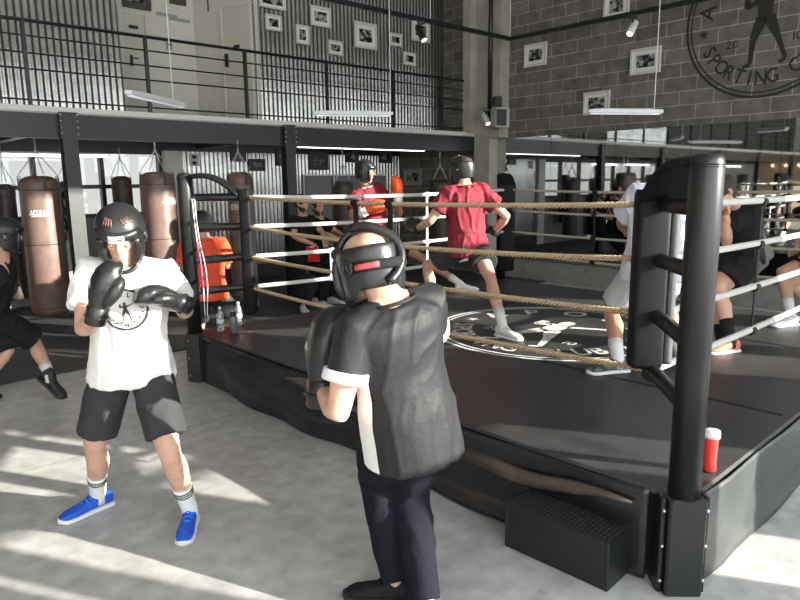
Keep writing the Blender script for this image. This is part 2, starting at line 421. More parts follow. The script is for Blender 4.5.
def headgear(root, c, f, u, m1, k=1.0, crown_open=False, label=False, style=0):
    s = u.cross(f).normalized(); P = lambda a, b, z: c+(s*a+f*b+u*z)*k
    m = MB(); NT, NZ = 56, 18; idx = {}; vs = []
    def prof(z):
        if z > .02: return max(.0, 1-((z-.02)/.122)**2.6)**.5
        return 1-.16*((.02-z)/.13)**1.5
    for j in range(NZ+1):
        z = -.115+(.255)*j/NZ
        for i in range(NT):
            t = 2*PI*i/NT; q = max(prof(z), .03)
            zz = z
            if z < 0: zz = z*(1 if math.cos(t) > -.2 else .72)     # the back ends higher
            w = .092+(.006 if z > .02 else 0); dd = .112
            x = math.sin(t)*w*q; y = math.cos(t)*dd*q-.006
            vs.append(P(x, y, zz))
    fs = []
    for j in range(NZ):
        zc = -.115+.255*(j+.5)/NZ
        for i in range(NT):
            t = ((i+.5)/NT*360+180) % 360-180
            lim = 47 if zc > -.055 else 40
            if abs(t) < lim and zc < .043: continue
            if abs(abs(t)-95) < 7 and -.012 < zc < .014: continue      # ear hole
            if crown_open and zc > .072 and abs(t) > 30 and abs(abs(t)-180) > -1: continue
            i2 = (i+1) % NT; fs.append((j*NT+i, j*NT+i2, (j+1)*NT+i2, (j+1)*NT+i))
    if not crown_open: fs.append(tuple(NZ*NT+i for i in range(NT)))
    us = sorted({i for f_ in fs for i in f_}); ix = {a_: b_ for b_, a_ in enumerate(us)}
    m.add([vs[i] for i in us], [tuple(ix[i] for i in f_) for f_ in fs]); me = m.mesh()
    fixn(me)
    me = modmesh(me, ('SOLIDIFY', dict(thickness=.024*k, offset=0)), ('SUBSURF', dict(levels=1, render_levels=1)), ('SMOOTH', dict(factor=.5, iterations=3)))
    g = link('headgear', me, m1, root, True)
    # cheek pads and brow roll
    for q in (-1, 1):
        m = MB(); m.tube([P(q*.070, .080, .035), P(q*.074, .082, -.02), P(q*.066, .084, -.065), P(q*.05, .078, -.10)], [.017*k, .022*k, .022*k, .015*k], 10, sub=3, flat=(f, .8))
        m.build('cheek_pad', m1, g, True)
        m = MB(); m.torus(P(q*.104, -.008, .0), .022*k, .007*k, s, sx=1.2, u=u)
        m.build('ear_ring', m1, g, True)
    m = MB(); m.tube([P(math.sin(a)*.094, math.cos(a)*.116-.004, .058) for a in [math.radians(x) for x in range(-60, 61, 15)]], .021*k, 10, flat=(u, 1.1))
    m.build('brow_pad', m1, g, True)
    m = MB(); m.tube([P(-.075, .04, -.10), P(-.045, .085, -.128), P(0, .1, -.134), P(.045, .085, -.128), P(.075, .04, -.10)], .010*k, 8, sub=3)
    m.build('chin_strap', m1, g, True)
    if label:
        m = MB(); pp = [P(math.sin(a)*.114, math.cos(a)*.139-.004, .058) for a in [math.radians(x) for x in (-17, -9, 0, 9, 17)]]
        vs = []
        for p in pp: vs += [p-u*.016*k, p+u*.019*k]
        m.add(vs, [(2*i, 2*i+2, 2*i+3, 2*i+1) for i in range(4)]); lb = m.build('patch', white_m, g); lb['label'] = 'white forehead patch with small black lettering'
        a = Flat(); a.text('BOB-MMP', .42, 0, 0, gap=.1)
        def pj(x, y):
            t = x*.2; return P(math.sin(t)*.1155, math.cos(t)*.1405-.004, .058+y*.026)
        a.place('lettering', pj, black_mark, lb)
        m = MB()
        for q in (-1, 1):
            for r in range(4):
                t = q*(.35+.16*r); m.tube([P(math.sin(t)*.055, math.cos(t)*.078, .128), P(math.sin(t+.14)*.082, math.cos(t+.14)*.100, .106)], .0035*k, 6)
            m.build('crown_lacing', mat('lace_brown', (.16, .075, .06), .7), g, True)['label'] = 'worn brown lacing over the crown'; m = MB()
    return g
def person(label, cfg, group=None):
    c = cfg; k = c.get('k', 1.0)
    pel, neck, head = pt(c['pel']), pt(c['neck']), pt(c['head'])
    up = (neck-pel).normalized()
    fs = V((*c['fwd'], 0)).normalized(); hs = V((*c.get('hfwd', c['fwd']), 0)).normalized()
    sS = (Z.cross(fs)-up*Z.cross(fs).dot(up)).normalized(); sH = (Z.cross(hs)-up*Z.cross(hs).dot(up)*.5).normalized()
    if 'roll' in c: sS = (sS+up*c['roll']).normalized()
    fw = sS.cross(up).normalized(); Lt = (neck-pel).length
    sh = {q: neck-up*.055*k+sS*(q*.165*k) for q in (1, -1)}
    hp = {q: pel-up*.03*k+sH*(q*.088*k) for q in (1, -1)}
    gz = c.get('gz', 0); an, kn, toe = {}, {}, {}
    for q, nm in ((1, 'L'), (-1, 'R')):
        a = c['ank'+nm]; an[q] = a if isinstance(a, V) else (G(a[0], a[1], gz+.09) if len(a) == 2 else D(*a))
        kh = c.get('knee'+nm)
        th = c.get('toe'+nm)
        toe[q] = V((*th, 0)).normalized()
        hint = V((*kh, 0)) if kh else toe[q]+fw*.5
        kn[q] = ik(hp[q], an[q], .43*k, .42*k, hint)
        if (hp[q]-an[q]).length > .86*k: print('STRETCH', label[:30], nm, round((hp[q]-an[q]).length, 2))
    el, wr = {}, {}
    for q, nm in ((1, 'L'), (-1, 'R')):
        e, w = c['el'+nm], c['wr'+nm]
        el[q] = e if isinstance(e, V) else solve(sh[q], e[0], e[1], .285*k, e[2])
        wr[q] = w if isinstance(w, V) else solve(el[q], w[0], w[1], .255*k, w[2])
    base = V(((an[1].x+an[-1].x)/2, (an[1].y+an[-1].y)/2, gz))
    root = empty('person', base); tag(root, label, 'person', group)
    hu = V(c.get('hup', (0, 0, 1))); hf = V(c['face']).normalized(); hu = (hu-hf*hu.dot(hf)).normalized()
    # --- body
    m = MB()
    T = lambda u: pel+(neck-pel)*u
    def side(u): return (sH*(1-min(1, max(0, u)))+sS*min(1, max(0, u))).normalized()
    def secs(rows, grow=0):
        o = []
        for u, w, d, off in rows:
            s_ = side(u); f_ = s_.cross(up).normalized(); o.append((T(u)+f_*(off*k), s_*((w+grow)*k), f_*((d+grow)*k), .88))
        return o
    BODY = [(-.2, .10, .08, 0), (-.1, .150, .10, -.01), (0, .16, .11, -.01), (.2, .145, .100, 0), (.4, .140, .098, .005), (.6, .158, .108, .005), (.8, .170, .108, 0), (.9, .150, .090, -.005), (1.0, .075, .06, 0), (1.05, .055, .055, .005)]
    m.loft(secs(BODY), 24)
    m.tube([neck-up*.08*k, neck, head-hu*.05*k-hf*.02*k, head-hf*.02*k], [.066*k, .062*k, .057*k, .056*k], 14)
    for q in (1, -1):
        m.tube([neck-up*.02*k+sS*(q*.05*k), sh[q]+up*.01, sh[q]+(el[q]-sh[q])*.25, sh[q]+(el[q]-sh[q])*.6, el[q], el[q]+(wr[q]-el[q])*.25, el[q]+(wr[q]-el[q])*.6, wr[q], wr[q]+(wr[q]-el[q])*.06],
               [x*k for x in (.055, .062, .056, .050, .041, .045, .038, .028, .026)], 14)
        kk = kn[q]+(toe[q])*.0
        m.tube([hp[q]+up*.04*k, hp[q]-up*.04*k, hp[q]+(kn[q]-hp[q])*.45, kk, kk+(an[q]-kk)*.12, kk+(an[q]-kk)*.33-toe[q]*.012*k, kk+(an[q]-kk)*.65, an[q], an[q]-Z*.04],
               [x*k for x in (.085, .092, .078, .056, .052, .059, .046, .036, .036)], 14)
    body = voxel(m.mesh(), .011, 2)
    hm, HP = head_mesh(head, hf, hu, k)
    body = meshes_join(body, hm)
    for q, nm in ((1, 'L'), (-1, 'R')):
        hc = c.get('hand'+nm)
        if hc: body = meshes_join(body, hand_mesh(wr[q], V(hc[0]), V(hc[1]), V(hc[2]), hc[3], k))
    sk = c.get('skin', skin)
    link('body', body, sk, root, True)
    if c.get('detail', 1):
        s_ = hu.cross(hf)
        for q in (-1, 1):
            e = HP(q*.033, .083, .002); m = MB(); m2 = MB(); m3 = MB(); m.ball(e, .0105*k); m2.ball(e+hf*.0075*k-hu*.003*k, .005*k, n=8)
            m3.tube([HP(q*.016, .1, .034), HP(q*.034, .097, .040), HP(q*.052, .083, .034)], [.003*k, .004*k, .003*k], 6, sub=2)
            ey = m.build('eye', eye_m, root, True); m2.build('pupil', black_mark, ey, True); m3.build('eyebrow', hairm, root, True)
            if c.get('lids'): ml = MB(); ml.ball(e+hu*.0035*k, .0118*k); ml.build('eyelid', sk, ey, True)
        m = MB(); m.tube([HP(-.025, .088, -.064), HP(0, .1, -.063), HP(.025, .088, -.064)], [.003*k, .006*k, .003*k], 8, sub=3); m.build('lips', lip_m, root, True)
        if c.get('beard'):
            m = MB(); m.loft([(head+hu*(z*k)+hf*((o-.002)*k), s_*((w+.004)*k), hf*((d+.003)*k), .92) for z, w, d, o in HEADP[:5]], 24)
            m.build('beard', hairm, root, True)
    if c.get('hair', 1):
        m = MB(); s_ = hu.cross(hf)
        m.loft([(head+hu*(z*k)+hf*((o-.012)*k), s_*((w+.007)*k), hf*((d-.002+.008)*k), .92) for z, w, d, o in HEADP[5:]]+[(head+hu*(.131*k)-hf*.008*k, s_*.01, hf*.01)], 24)
        m.ball(head-hf*.045*k-hu*.015*k, (.07*k, .065*k, .085*k), (s_, hf, hu), 16)
        m.build('hair', hairm, root, remesh=.007, post=1, fn=folds(.002, 60))
    if c.get('gear'):
        headgear(root, head, hf, hu, c['gear'], k, c.get('open', False), c.get('patch', False))
    # --- top
    top = c['top']; sl = c.get('sleeve', .6); hem = c.get('hem', -.18); gr = c.get('loose', .018); sg = c.get('sgr', gr)
    m = MB()
    hk = c.get('hemk', 1); rows = [(hem, .186*hk, .136*hk, -.010), (hem*.5, .182*hk, .132*hk, -.010), (.0, .172, .120, -.006), (.2, .155, .108, 0), (.4, .150, .104, .005), (.6, .162, .110, .005), (.8, .172, .108, 0), (.9, .156, .094, -.005), (.985, .092, .072, 0), (1.01, .074, .064, 0)]
    m.loft(secs(rows, gr), 28)
    for q in (1, -1):
        e = sh[q]+(el[q]-sh[q])*sl
        m.tube([neck-up*.03*k+sS*(q*.05*k), sh[q]+up*.012*k, sh[q]+(el[q]-sh[q])*(sl*.5), e], [x*k for x in (.062, .066+sg*.5, .064+sg*.7, .062+sg*.9)], 18)
    amp = c.get('fold', .007)
    tp = m.build(c.get('topname', 't_shirt'), top, root, remesh=.0095, post=2, fn=folds(amp*1.5, c.get('fscale', 11), seed=c.get('seed', 1)))
    if c.get('collar', top):
        m = MB(); cc = T(1.012)
        pts = [cc+(side(1)*math.cos(a)*(.070+gr)*k+fw*math.sin(a)*(.063+gr)*k)+up*(.004-.012*math.sin(a))*k for a in [2*PI*i/20 for i in range(21)]]
        m.tube(pts, .007*k, 6, closed=False); m.build('collar', c.get('collar', top), tp, True)
    if c.get('cuffm'):
        for q in (1, -1):
            dv = (el[q]-sh[q]).normalized(); e = sh[q]+(el[q]-sh[q])*sl
            m = MB(); r = (.062+sg*.9+.012)*k
            m.tube([e-dv*.035, e-dv*.01, e+dv*.004], [r*.985, r, r], 20); m.build('sleeve_cuff', c['cuffm'], tp, True)['label'] = 'white sleeve cuff'
    # --- bottoms
    bt = c['bottom']; ln = c.get('len', .8); m = MB()
    m.loft(secs([(-.14, .150, .112, -.01), (-.05, .162, .118, -.01), (.03, .160, .112, -.008), (.1, .150, .104, -.004)], .010), 24)
    for q in (1, -1):
        if ln <= 1.2:
            e = hp[q]+(kn[q]-hp[q])*min(ln, 1)
            if ln > 1: e = kn[q]+(an[q]-kn[q])*(ln-1)
            fl = c.get('flare', .03)
            m.tube([hp[q]+up*.05*k, hp[q]-up*.03*k, hp[q]+(e-hp[q])*.55, e], [x*k for x in (.092, .103, .090+fl*.6, .080+fl)], 18)
        else:
            m.tube([hp[q]+up*.05*k, hp[q]-up*.03*k, hp[q]+(kn[q]-hp[q])*.55, kn[q], kn[q]+(an[q]-kn[q])*.35, kn[q]+(an[q]-kn[q])*.8, an[q]+(kn[q]-an[q])*.02],
                   [x*k*(c.get('legr', 1) if x < .09 or x == .096 else 1) for x in (.084, .092, .096, .076, .075, .061, .056)], 18)
    b = m.build('shorts' if ln <= 1.2 else 'trousers', bt, root, remesh=.0095, post=2, fn=folds(c.get('bfold', .007), 8, seed=3+c.get('seed', 1)))
    if 'botlabel' in c: b['label'] = c['botlabel']
    # --- feet
    for q, nm in ((1, 'L'), (-1, 'R')):
        if c.get('sock'):
            dv = (kn[q]-an[q]).normalized(); H = c.get('sockh', .16)*k
            m = MB(); m.tube([an[q]-Z*.05*k, an[q], an[q]+dv*H*.6, an[q]+dv*H], [x*k for x in (.039, .041, .044, .050)], 16)
            so = m.build('sock', c['sock'], root, True)
            if c.get('stripes'):
                m = MB()
                for r in (.02, .035, .05):
                    m.tube([an[q]+dv*(H-r), an[q]+dv*(H-r-.007)], [.052*k-r*.1, .052*k-r*.1], 16)
                m.build('sock_stripes', black_mark, so, True)
        shoe(root, an[q], toe[q], c['shoe'], c['sole'], gz if abs(an[q].z-gz-.09) < .02 else None, c.get('pitch'+nm, 0), k, c.get('lace'), c.get('hi', 0))
        if c.get('glove'):
            gc = c['gl'+nm]; gm = c['glove'] if not isinstance(c['glove'], dict) else c['glove'][nm]
            glove(root, wr[q], V(gc[0]), V(gc[1]), V(gc[2]), gm, c.get('gcuff'), c.get('gk', 1.0)*k, mark=c.get('detail', 1), name='boxing_glove')
    return root, dict(top=tp, T=T, up=up, fw=fw, sS=sS, pel=pel, neck=neck, wr=wr, el=el, an=an, kn=kn, bot=b, head=head, hf=hf, hu=hu, HP=HP, side=side, hp=hp, sh=sh)
def bvh(o):
    M = WM(o); return BVHTree.FromPolygons([M @ v.co for v in o.data.vertices], [tuple(p.vertices) for p in o.data.polygons])
def project(flat, name, o, c, ux, uy, R, m, off=.003):
    b = bvh(o); n = ux.cross(uy).normalized()
    def fn(x, y):
        p = c+ux*(x*R)+uy*(y*R)+n*.5; h = b.ray_cast(p, -n, 1.0)
        return h[0]+n*off if h[0] else p-n*.45
    return flat.place(name, fn, m, o)

# ---- the boxer in white
_, W = person('boxer in white club t-shirt, charcoal shorts and blue shoes, black gloves raised', dict(
    lids=1, pel=(131, 360, 3.14), neck=(127, 263, 3.08), head=(121, 236, 3.0), fwd=(.28, -.96), hfwd=(.2, -.98), face=(.22, -.84, -.44), roll=-.03,
    elR=(84, 330, False), wrR=(97, 313, False), elL=(186, 313, True), wrL=(181, 303, False),
    glR=((.25, .0, 1), (.75, .6, .1), (.8, -.5, .1)), glL=((-.60, -.62, .42), (.1, -.5, -1), (.3, -.6, .8)), glove=black_leather, gk=.92,
    ankR=(98, 494), ankL=(190, 509), toeR=(-.62, -.78), toeL=(.12, -1), kneeR=(-.12, -1), kneeL=(.30, -1),
    top=white_tee, sleeve=.62, loose=.022, hem=-.205, fold=.006, bottom=short_m, len=.86, flare=.018, lace=mat('light_blue_lace', (.03, .2, .75), .7), sock=sock_m, stripes=1, sockh=.17, shoe=blue_shoe, sole=rubber_white,
    gear=black_leather, patch=True, hair=0, seed=4))
BOLD = .035; lg = club_logo(3.0); BOLD = .012; lg.cut(.07)
cx = D(124, 303, 2.9); cx = W['T'](.62)+W['fw']*.1-W['sS']*.0
fr = (C0-cx); nrm = V((W['fw'].x, W['fw'].y, 0)).normalized(); ux = Z.cross(nrm)
project(lg, 'club_logo', W['top'], W['T'](.58), ux, Z, .098, black_mark, .006)
sw = Flat(); pts = [(-.5, .15), (-.45, -.05), (-.3, -.15), (-.1, -.12), (.2, .05), (.6, .3)]; wd = [.02, .12, .17, .15, .1, .01]
for i in range(5): sw.seg(pts[i], pts[i+1], wd[i], wd[i+1])
sw.text('NIKE', .16, .05, .22, gap=.06); sw.cut(.15)
project(sw, 'shorts_mark', W['bot'], W['hp'][1]+V((.045, 0, .02)), ux, Z, .055, white_mark)

# ---- the boxer seen from behind in the foreground
_, Fg = person('boxer seen from behind in dark jersey with a white side stripe, black headgear', dict(
    legr=1.08, pel=V((.022, 2.42, .90)), neck=(391, 303, 2.36), head=(367, 266, 2.42), fwd=(-.55, .83), hfwd=(-.62, .78), face=(-.72, .66, -.22), roll=-.02, k=1.04,
    elL=(338, 414, True), wrL=(322, 389, True), elR=V((.12, 2.72, 1.05)), wrR=V((-.03, 2.83, 1.22)),
    glL=((.03, .12, 1), (.75, .3, -.1), (-.2, 1, 0)), glR=((-.1, .1, 1), (-.8, .3, 0), (0, -1, 0)), glove=black_leather, gk=1.25,
    ankL=V((-.03, 2.50, .09)), ankR=V((.085, 2.36, .09)), toeL=(-.95, .1), toeR=(-.3, .95), kneeL=(-.3, .9), kneeR=(-.3, .9),
    top=grey_jersey, sleeve=.58, sgr=.008, loose=.020, hem=-.54, hemk=.97, fold=.0045, cuffm=white_m, collar=grey_jersey, bottom=pants_m, len=2, sock=None, shoe=black_cloth, sole=rubber_black,
    gear=black_leather, open=True, hair=0, topname='jersey', seed=9))
tp = Fg['top']; b = bvh(tp)
m = MB(); rows = []
lside = Fg['sS']; 
for i in range(26):
    u = .60-i*(1.10/25); c_ = Fg['T'](u); row = []
    for j in range(4):
        ang = -.28+.17*j
        dr = (Fg['side'](u)*math.cos(ang)-Fg['fw']*math.sin(ang)*1).normalized()
        h = b.ray_cast(c_+dr*.24, -dr, .24); row.append((h[0] if h[0] else c_+dr*.19)+dr*.006)
    rows += row
m.add(rows, [(i*4+j, i*4+j+1, i*4+5+j, i*4+4+j) for i in range(25) for j in range(3)])
m.build('side_stripe', white_m, tp, True)['label'] = 'white side stripe'
HPf = Fg['HP']
m = MB(); m.tube([HPf(math.sin(a)*.118, math.cos(a)*.138-.006, -.005) for a in [math.radians(x) for x in range(110, 251, 14)]], .012, 10, flat=(Fg['hu'], 1.6))
rs = [c for c in _.children if c.name.startswith('headgear')][0]
m.build('rear_strap', black_cloth, rs, True)
m = MB(); m.tube([HPf(math.sin(a)*.122, math.cos(a)*.142-.006, -.004) for a in [math.radians(x) for x in range(112, 150, 9)]], .013, 10, flat=(Fg['hu'], .9))
m.build('strap_buckle', red_strap, rs, True)['label'] = 'red elastic strap'
m = MB(); m.tube([HPf(.03, -.125, -.07), HPf(-.02, -.135, -.03), HPf(-.05, -.13, .03), HPf(-.04, -.105, .09), HPf(.0, -.05, .135), HPf(.03, .02, .142)], .017, 10, sub=3)
m.build('crown_strap', black_leather, rs, True)

# ---- boxer at the left edge
person('boxer in plain black t-shirt and shorts stepping towards the nearest hanging bag', dict(
    pel=(-10, 306, 5.3), neck=(1, 260, 5.15), head=(5, 236, 5.1), fwd=(.75, .66), face=(.8, .6, -.1),
    elL=V((-3.36, 5.5, .9)), wrL=V((-3.36, 5.5, 1.02)), elR=V((-3.5, 5.0, .86)), wrR=V((-3.36, 4.98, .95)),
    glL=((-.2, .4, .8), (.6, -.3, 0), (0, 0, 1)), glR=((-.1, .3, .8), (-.3, .6, 0), (0, 0, 1)), glove=black_leather,
    ankR=D(50, 376, 5.25), ankL=V((-3.5, 5.1, .09)), toeR=(1, -.25), toeL=(.7, .7), kneeR=(-.2, 1), pitchR=.65,
    top=black_cloth, sleeve=.7, bottom=black_cloth, len=.95, sock=sock_m, sockh=.13, shoe=rubber_black, sole=rubber_black, gear=black_leather, hair=0, detail=0, hi=.05, seed=12))
# ---- orange
person('boxer in bright orange t-shirt behind the far left ring post', dict(
    pel=(207, 290, 6.55), neck=(204, 240, 6.55), head=(202, 225, 6.6), fwd=(-.1, 1), face=(-.3, .95, -.2),
    elL=(184, 268, True), wrL=(181, 262, True), elR=(228, 266, True), wrR=(215, 258, True),
    glL=((0, .5, .8), (1, 0, 0), (0, 1, 0)), glR=((-.3, .5, .8), (-1, 0, 0), (0, 1, 0)), glove=orange_glove, gcuff=white_glove,
    ankL=(200, 352), ankR=(222, 348), toeL=(-.4, 1), toeR=(.4, 1), top=orange_tee, sleeve=.7, loose=.03, bottom=short_m, len=.75, sock=sock_m, shoe=rubber_white, sole=rubber_white,
    gear=black_leather, hair=0, detail=0, seed=15))
# ---- far left
person('boxer in black top and grey leggings between the first bag and the steel column', dict(
    pel=(58, 262, 8.9), neck=(63, 216, 8.9), head=(66, 200, 8.8), fwd=(.6, -.7), face=(.6, -.7, -.2),
    elL=V((-4.4, 8.75, 1.05)), wrL=V((-4.3, 8.55, 1.22)), elR=V((-4.75, 8.65, 1.05)), wrR=V((-4.5, 8.5, 1.18)),
    glL=((.2, -.2, 1), (-.6, -.3, 0), (0, -1, 0)), glR=((.2, -.2, 1), (.6, -.3, 0), (0, -1, 0)), glove=black_leather,
    ankL=(68, 302), ankR=(42, 305), toeL=(.8, -.4), toeR=(.3, -1), top=black_cloth, bottom=grey_sock, len=2, sock=sock_m, sockh=.1, shoe=rubber_white, sole=rubber_white,
    gear=black_leather, hair=0, detail=0, seed=18))
# ---- two men in black
_, M1 = person('bearded man in black t-shirt holding a red clipboard below the mezzanine', dict(
    pel=(303, 260, 9.5), neck=(303, 217, 9.5), head=(302, 203, 9.45), fwd=(.75, -.6), face=(.8, -.5, -.3),
    elL=V((-1.12, 9.55, 1.02)), wrL=V((-1.08, 9.32, .95)), elR=V((-1.48, 9.2, 1.0)), wrR=V((-1.22, 9.15, .9)),
    handL=((.3, -.6, -.6), (0, .3, -1), (1, -.5, 0), .8), handR=((.7, -.1, -.6), (0, .3, -1), (1, .3, 0), .8),
    ankL=(322, 302), ankR=(303, 306), toeL=(.8, -.5), toeR=(.4, -.9), top=black_cloth, bottom=black_cloth, len=2, shoe=rubber_white, sole=rubber_white, beard=1, seed=21))
P7, _j = person('man in black t-shirt with hands held low, right behind the man with the clipboard', dict(
    pel=(322, 260, 9.9), neck=(320, 220, 9.9), head=(318, 207, 9.85), fwd=(.9, -.4), face=(.6, -.8, -.2),
    elL=V((-.98, 10.1, 1.0)), wrL=V((-.85, 9.9, .95)), elR=V((-1.13, 9.68, 1.0)), wrR=V((-.9, 9.66, .93)),
    handL=((.4, -.6, -.4), (-1, 0, 0), (0, 0, 1), .5), handR=((.7, .3, -.4), (-1, 0, 0), (0, 0, 1), .5),
    ankL=(332, 298), ankR=(316, 299), toeL=(.9, -.4), toeR=(.7, -.7), top=black_cloth, bottom=black_cloth, len=2, shoe=rubber_white, sole=rubber_white, beard=1, seed=24))
m = MB(); ax = (V((.86, -.5, 0)), V((-.35, -.6, .72)).normalized(), V((.3, .55, .75)).normalized())
cbp = D(313, 254, 9.12); 
cbr = empty('clipboard', cbp); tag(cbr, 'red clipboard held by the bearded man in black', 'clipboard')
m.bbox(cbp, (.17, .235, .012), .005, (V((1, -.1, 0)), V((-.1, -.25, .96)).normalized(), V((.1, 1, .25)).normalized()))
m.build('board', mat('red_plastic', (.75, .03, .03), .4), cbr)
m = MB(); m.bbox(cbp+V((-.01, -.035, .105)), (.07, .02, .02), .004); m.build('clip', mat('steel', (.6, .6, .6), .3, 1), cbr)

CZ = .437
# ---- ring, left
person('boxer in crimson t-shirt facing right in the ring with orange and white gloves', dict(
    pel=(382, 240, 8.0), neck=(366, 188, 7.95), head=(365, 172, 7.9), fwd=(.55, -.83), hfwd=(.9, -.4), face=(.97, -.28, -.08), gz=CZ,
    elR=(352, 219, False), wrR=(364, 212, False), elL=(400, 217, False), wrL=(398, 200, False),
    glR=((.9, -.1, .42), (0, .6, -.6), (0, 0, 1)), glL=((.05, .1, 1), (-1, 0, .2), (0, 1, 0)), glove=orange_glove, gcuff=white_glove, gk=1.12,
    ankR=(402, 293), ankL=(461, 284), toeR=(.7, -.7), toeL=(.95, .1), top=red_tee, bottom=black_cloth, len=.8, sock=sock_m, shoe=rubber_white, sole=rubber_white, skin=skin2,
    gear=black_leather, hair=0, collar=white_m, seed=27))
# ---- ring, right
person('boxer in crimson t-shirt seen from behind in the middle of the ring', dict(
    pel=(467, 243, 6.2), neck=(464, 187, 6.15), head=(462, 170, 6.2), fwd=(-.35, .93), face=(-.72, .68, -.1), gz=CZ,
    elL=(430, 221, False), wrL=(417, 229, True), elR=(507, 217, False), wrR=(494, 231, True),
    glL=((-.35, .6, .3), (.6, 0, -.6), (0, 0, 1)), glR=((-.6, .6, .2), (-.6, 0, -.6), (0, 0, 1)), glove=black_leather, gk=.9,
    ankL=(434, 303), ankR=(503, 327), toeL=(-.6, .75), toeR=(.45, -.6), kneeL=(-.7, .3), kneeR=(.5, .3), top=red_tee, loose=.028, hem=-.2, fold=.010, bottom=short_m, len=.62, flare=.05,
    sock=sock_m, sockh=.2, shoe=rubber_white, sole=rubber_white, gear=black_leather, open=True, hair=1, detail=0, seed=30))
# ---- behind the corner pad
person('man in loose white t-shirt and pale shorts behind the near corner pad', dict(
    pel=(655, 260, 4.45), neck=(662, 190, 4.5), head=(672, 184, 4.62), fwd=(-.25, .96), face=(.1, .8, -.65), gz=CZ, k=1.05,
    elL=(622, 222, True), wrL=(628, 232, True), elR=(702, 222, True), wrR=(700, 236, True),
    handL=((.1, .9, 0), (1, 0, 0), (0, 0, 1), .7), handR=((-.1, .9, 0), (-1, 0, 0), (0, 0, 1), .7),
    ankL=(618, 360), ankR=(681, 351), toeL=(-.95, -.2), toeR=(-.1, -1), kneeL=(-.1, 1), kneeR=(.2, 1), top=lilac_tee, sleeve=.7, loose=.036, hem=-.3, fold=.008, bottom=grey_short, len=.82, flare=.02,
    sock=sock_m, sockh=.15, shoe=camo_shoe, sole=rubber_white, skin=skin2, detail=0, seed=33))
# ---- right of the near post
person('man in black t-shirt and orange running shoes leaning beyond the near post', dict(
    pel=(744, 250, 5.2), neck=(735, 207, 5.1), head=(722, 192, 5.0), fwd=(-.8, -.5), face=(-.85, -.2, -.5), gz=CZ,
    elR=(727, 243, False), wrR=(726, 216, False), elL=(712, 232, True), wrL=(708, 215, True),
    handR=((0, 0, 1), (-1, 0, 0), (0, -1, 0), .7), handL=((0, 0, 1), (-1, 0, 0), (0, -1, 0), .7),
    ankL=(722, 345, 5.0), ankR=(731, 341), toeL=(-.9, -.3), toeR=(-.95, -.3), kneeR=(-.9, -.4), kneeL=(-.9, 0), top=black_cloth, sleeve=.6, bottom=black_cloth, len=.7, flare=.05, sock=black_cloth, sockh=.17,
    shoe=orange_shoe, sole=rubber_white, detail=0, seed=36))
# ---- right edge
person('man in mottled grey t-shirt and black shorts at the right edge', dict(
    pel=(822, 258, 6.0), neck=(822, 212, 6.0), head=(817, 190, 6.0), fwd=(-.9, -.2), face=(-.9, -.2, -.2), gz=CZ,
    elR=V((3.85, 5.8, 1.3)), wrR=V((3.75, 5.9, 1.08)), elL=V((3.85, 6.2, 1.3)), wrL=V((3.75, 6.15, 1.08)),
    handR=((-.3, .1, -1), (0, 1, 0), (-1, 0, 0), .5), handL=((-.3, 0, -1), (0, -1, 0), (-1, 0, 0), .5),
    ankR=(791, 316), ankL=(822, 312), toeL=(-.9, 0), toeR=(-.9, -.3), top=grey_tee, bottom=black_cloth, len=.6, sock=sock_m, shoe=rubber_white, sole=rubber_white, detail=0, seed=39))
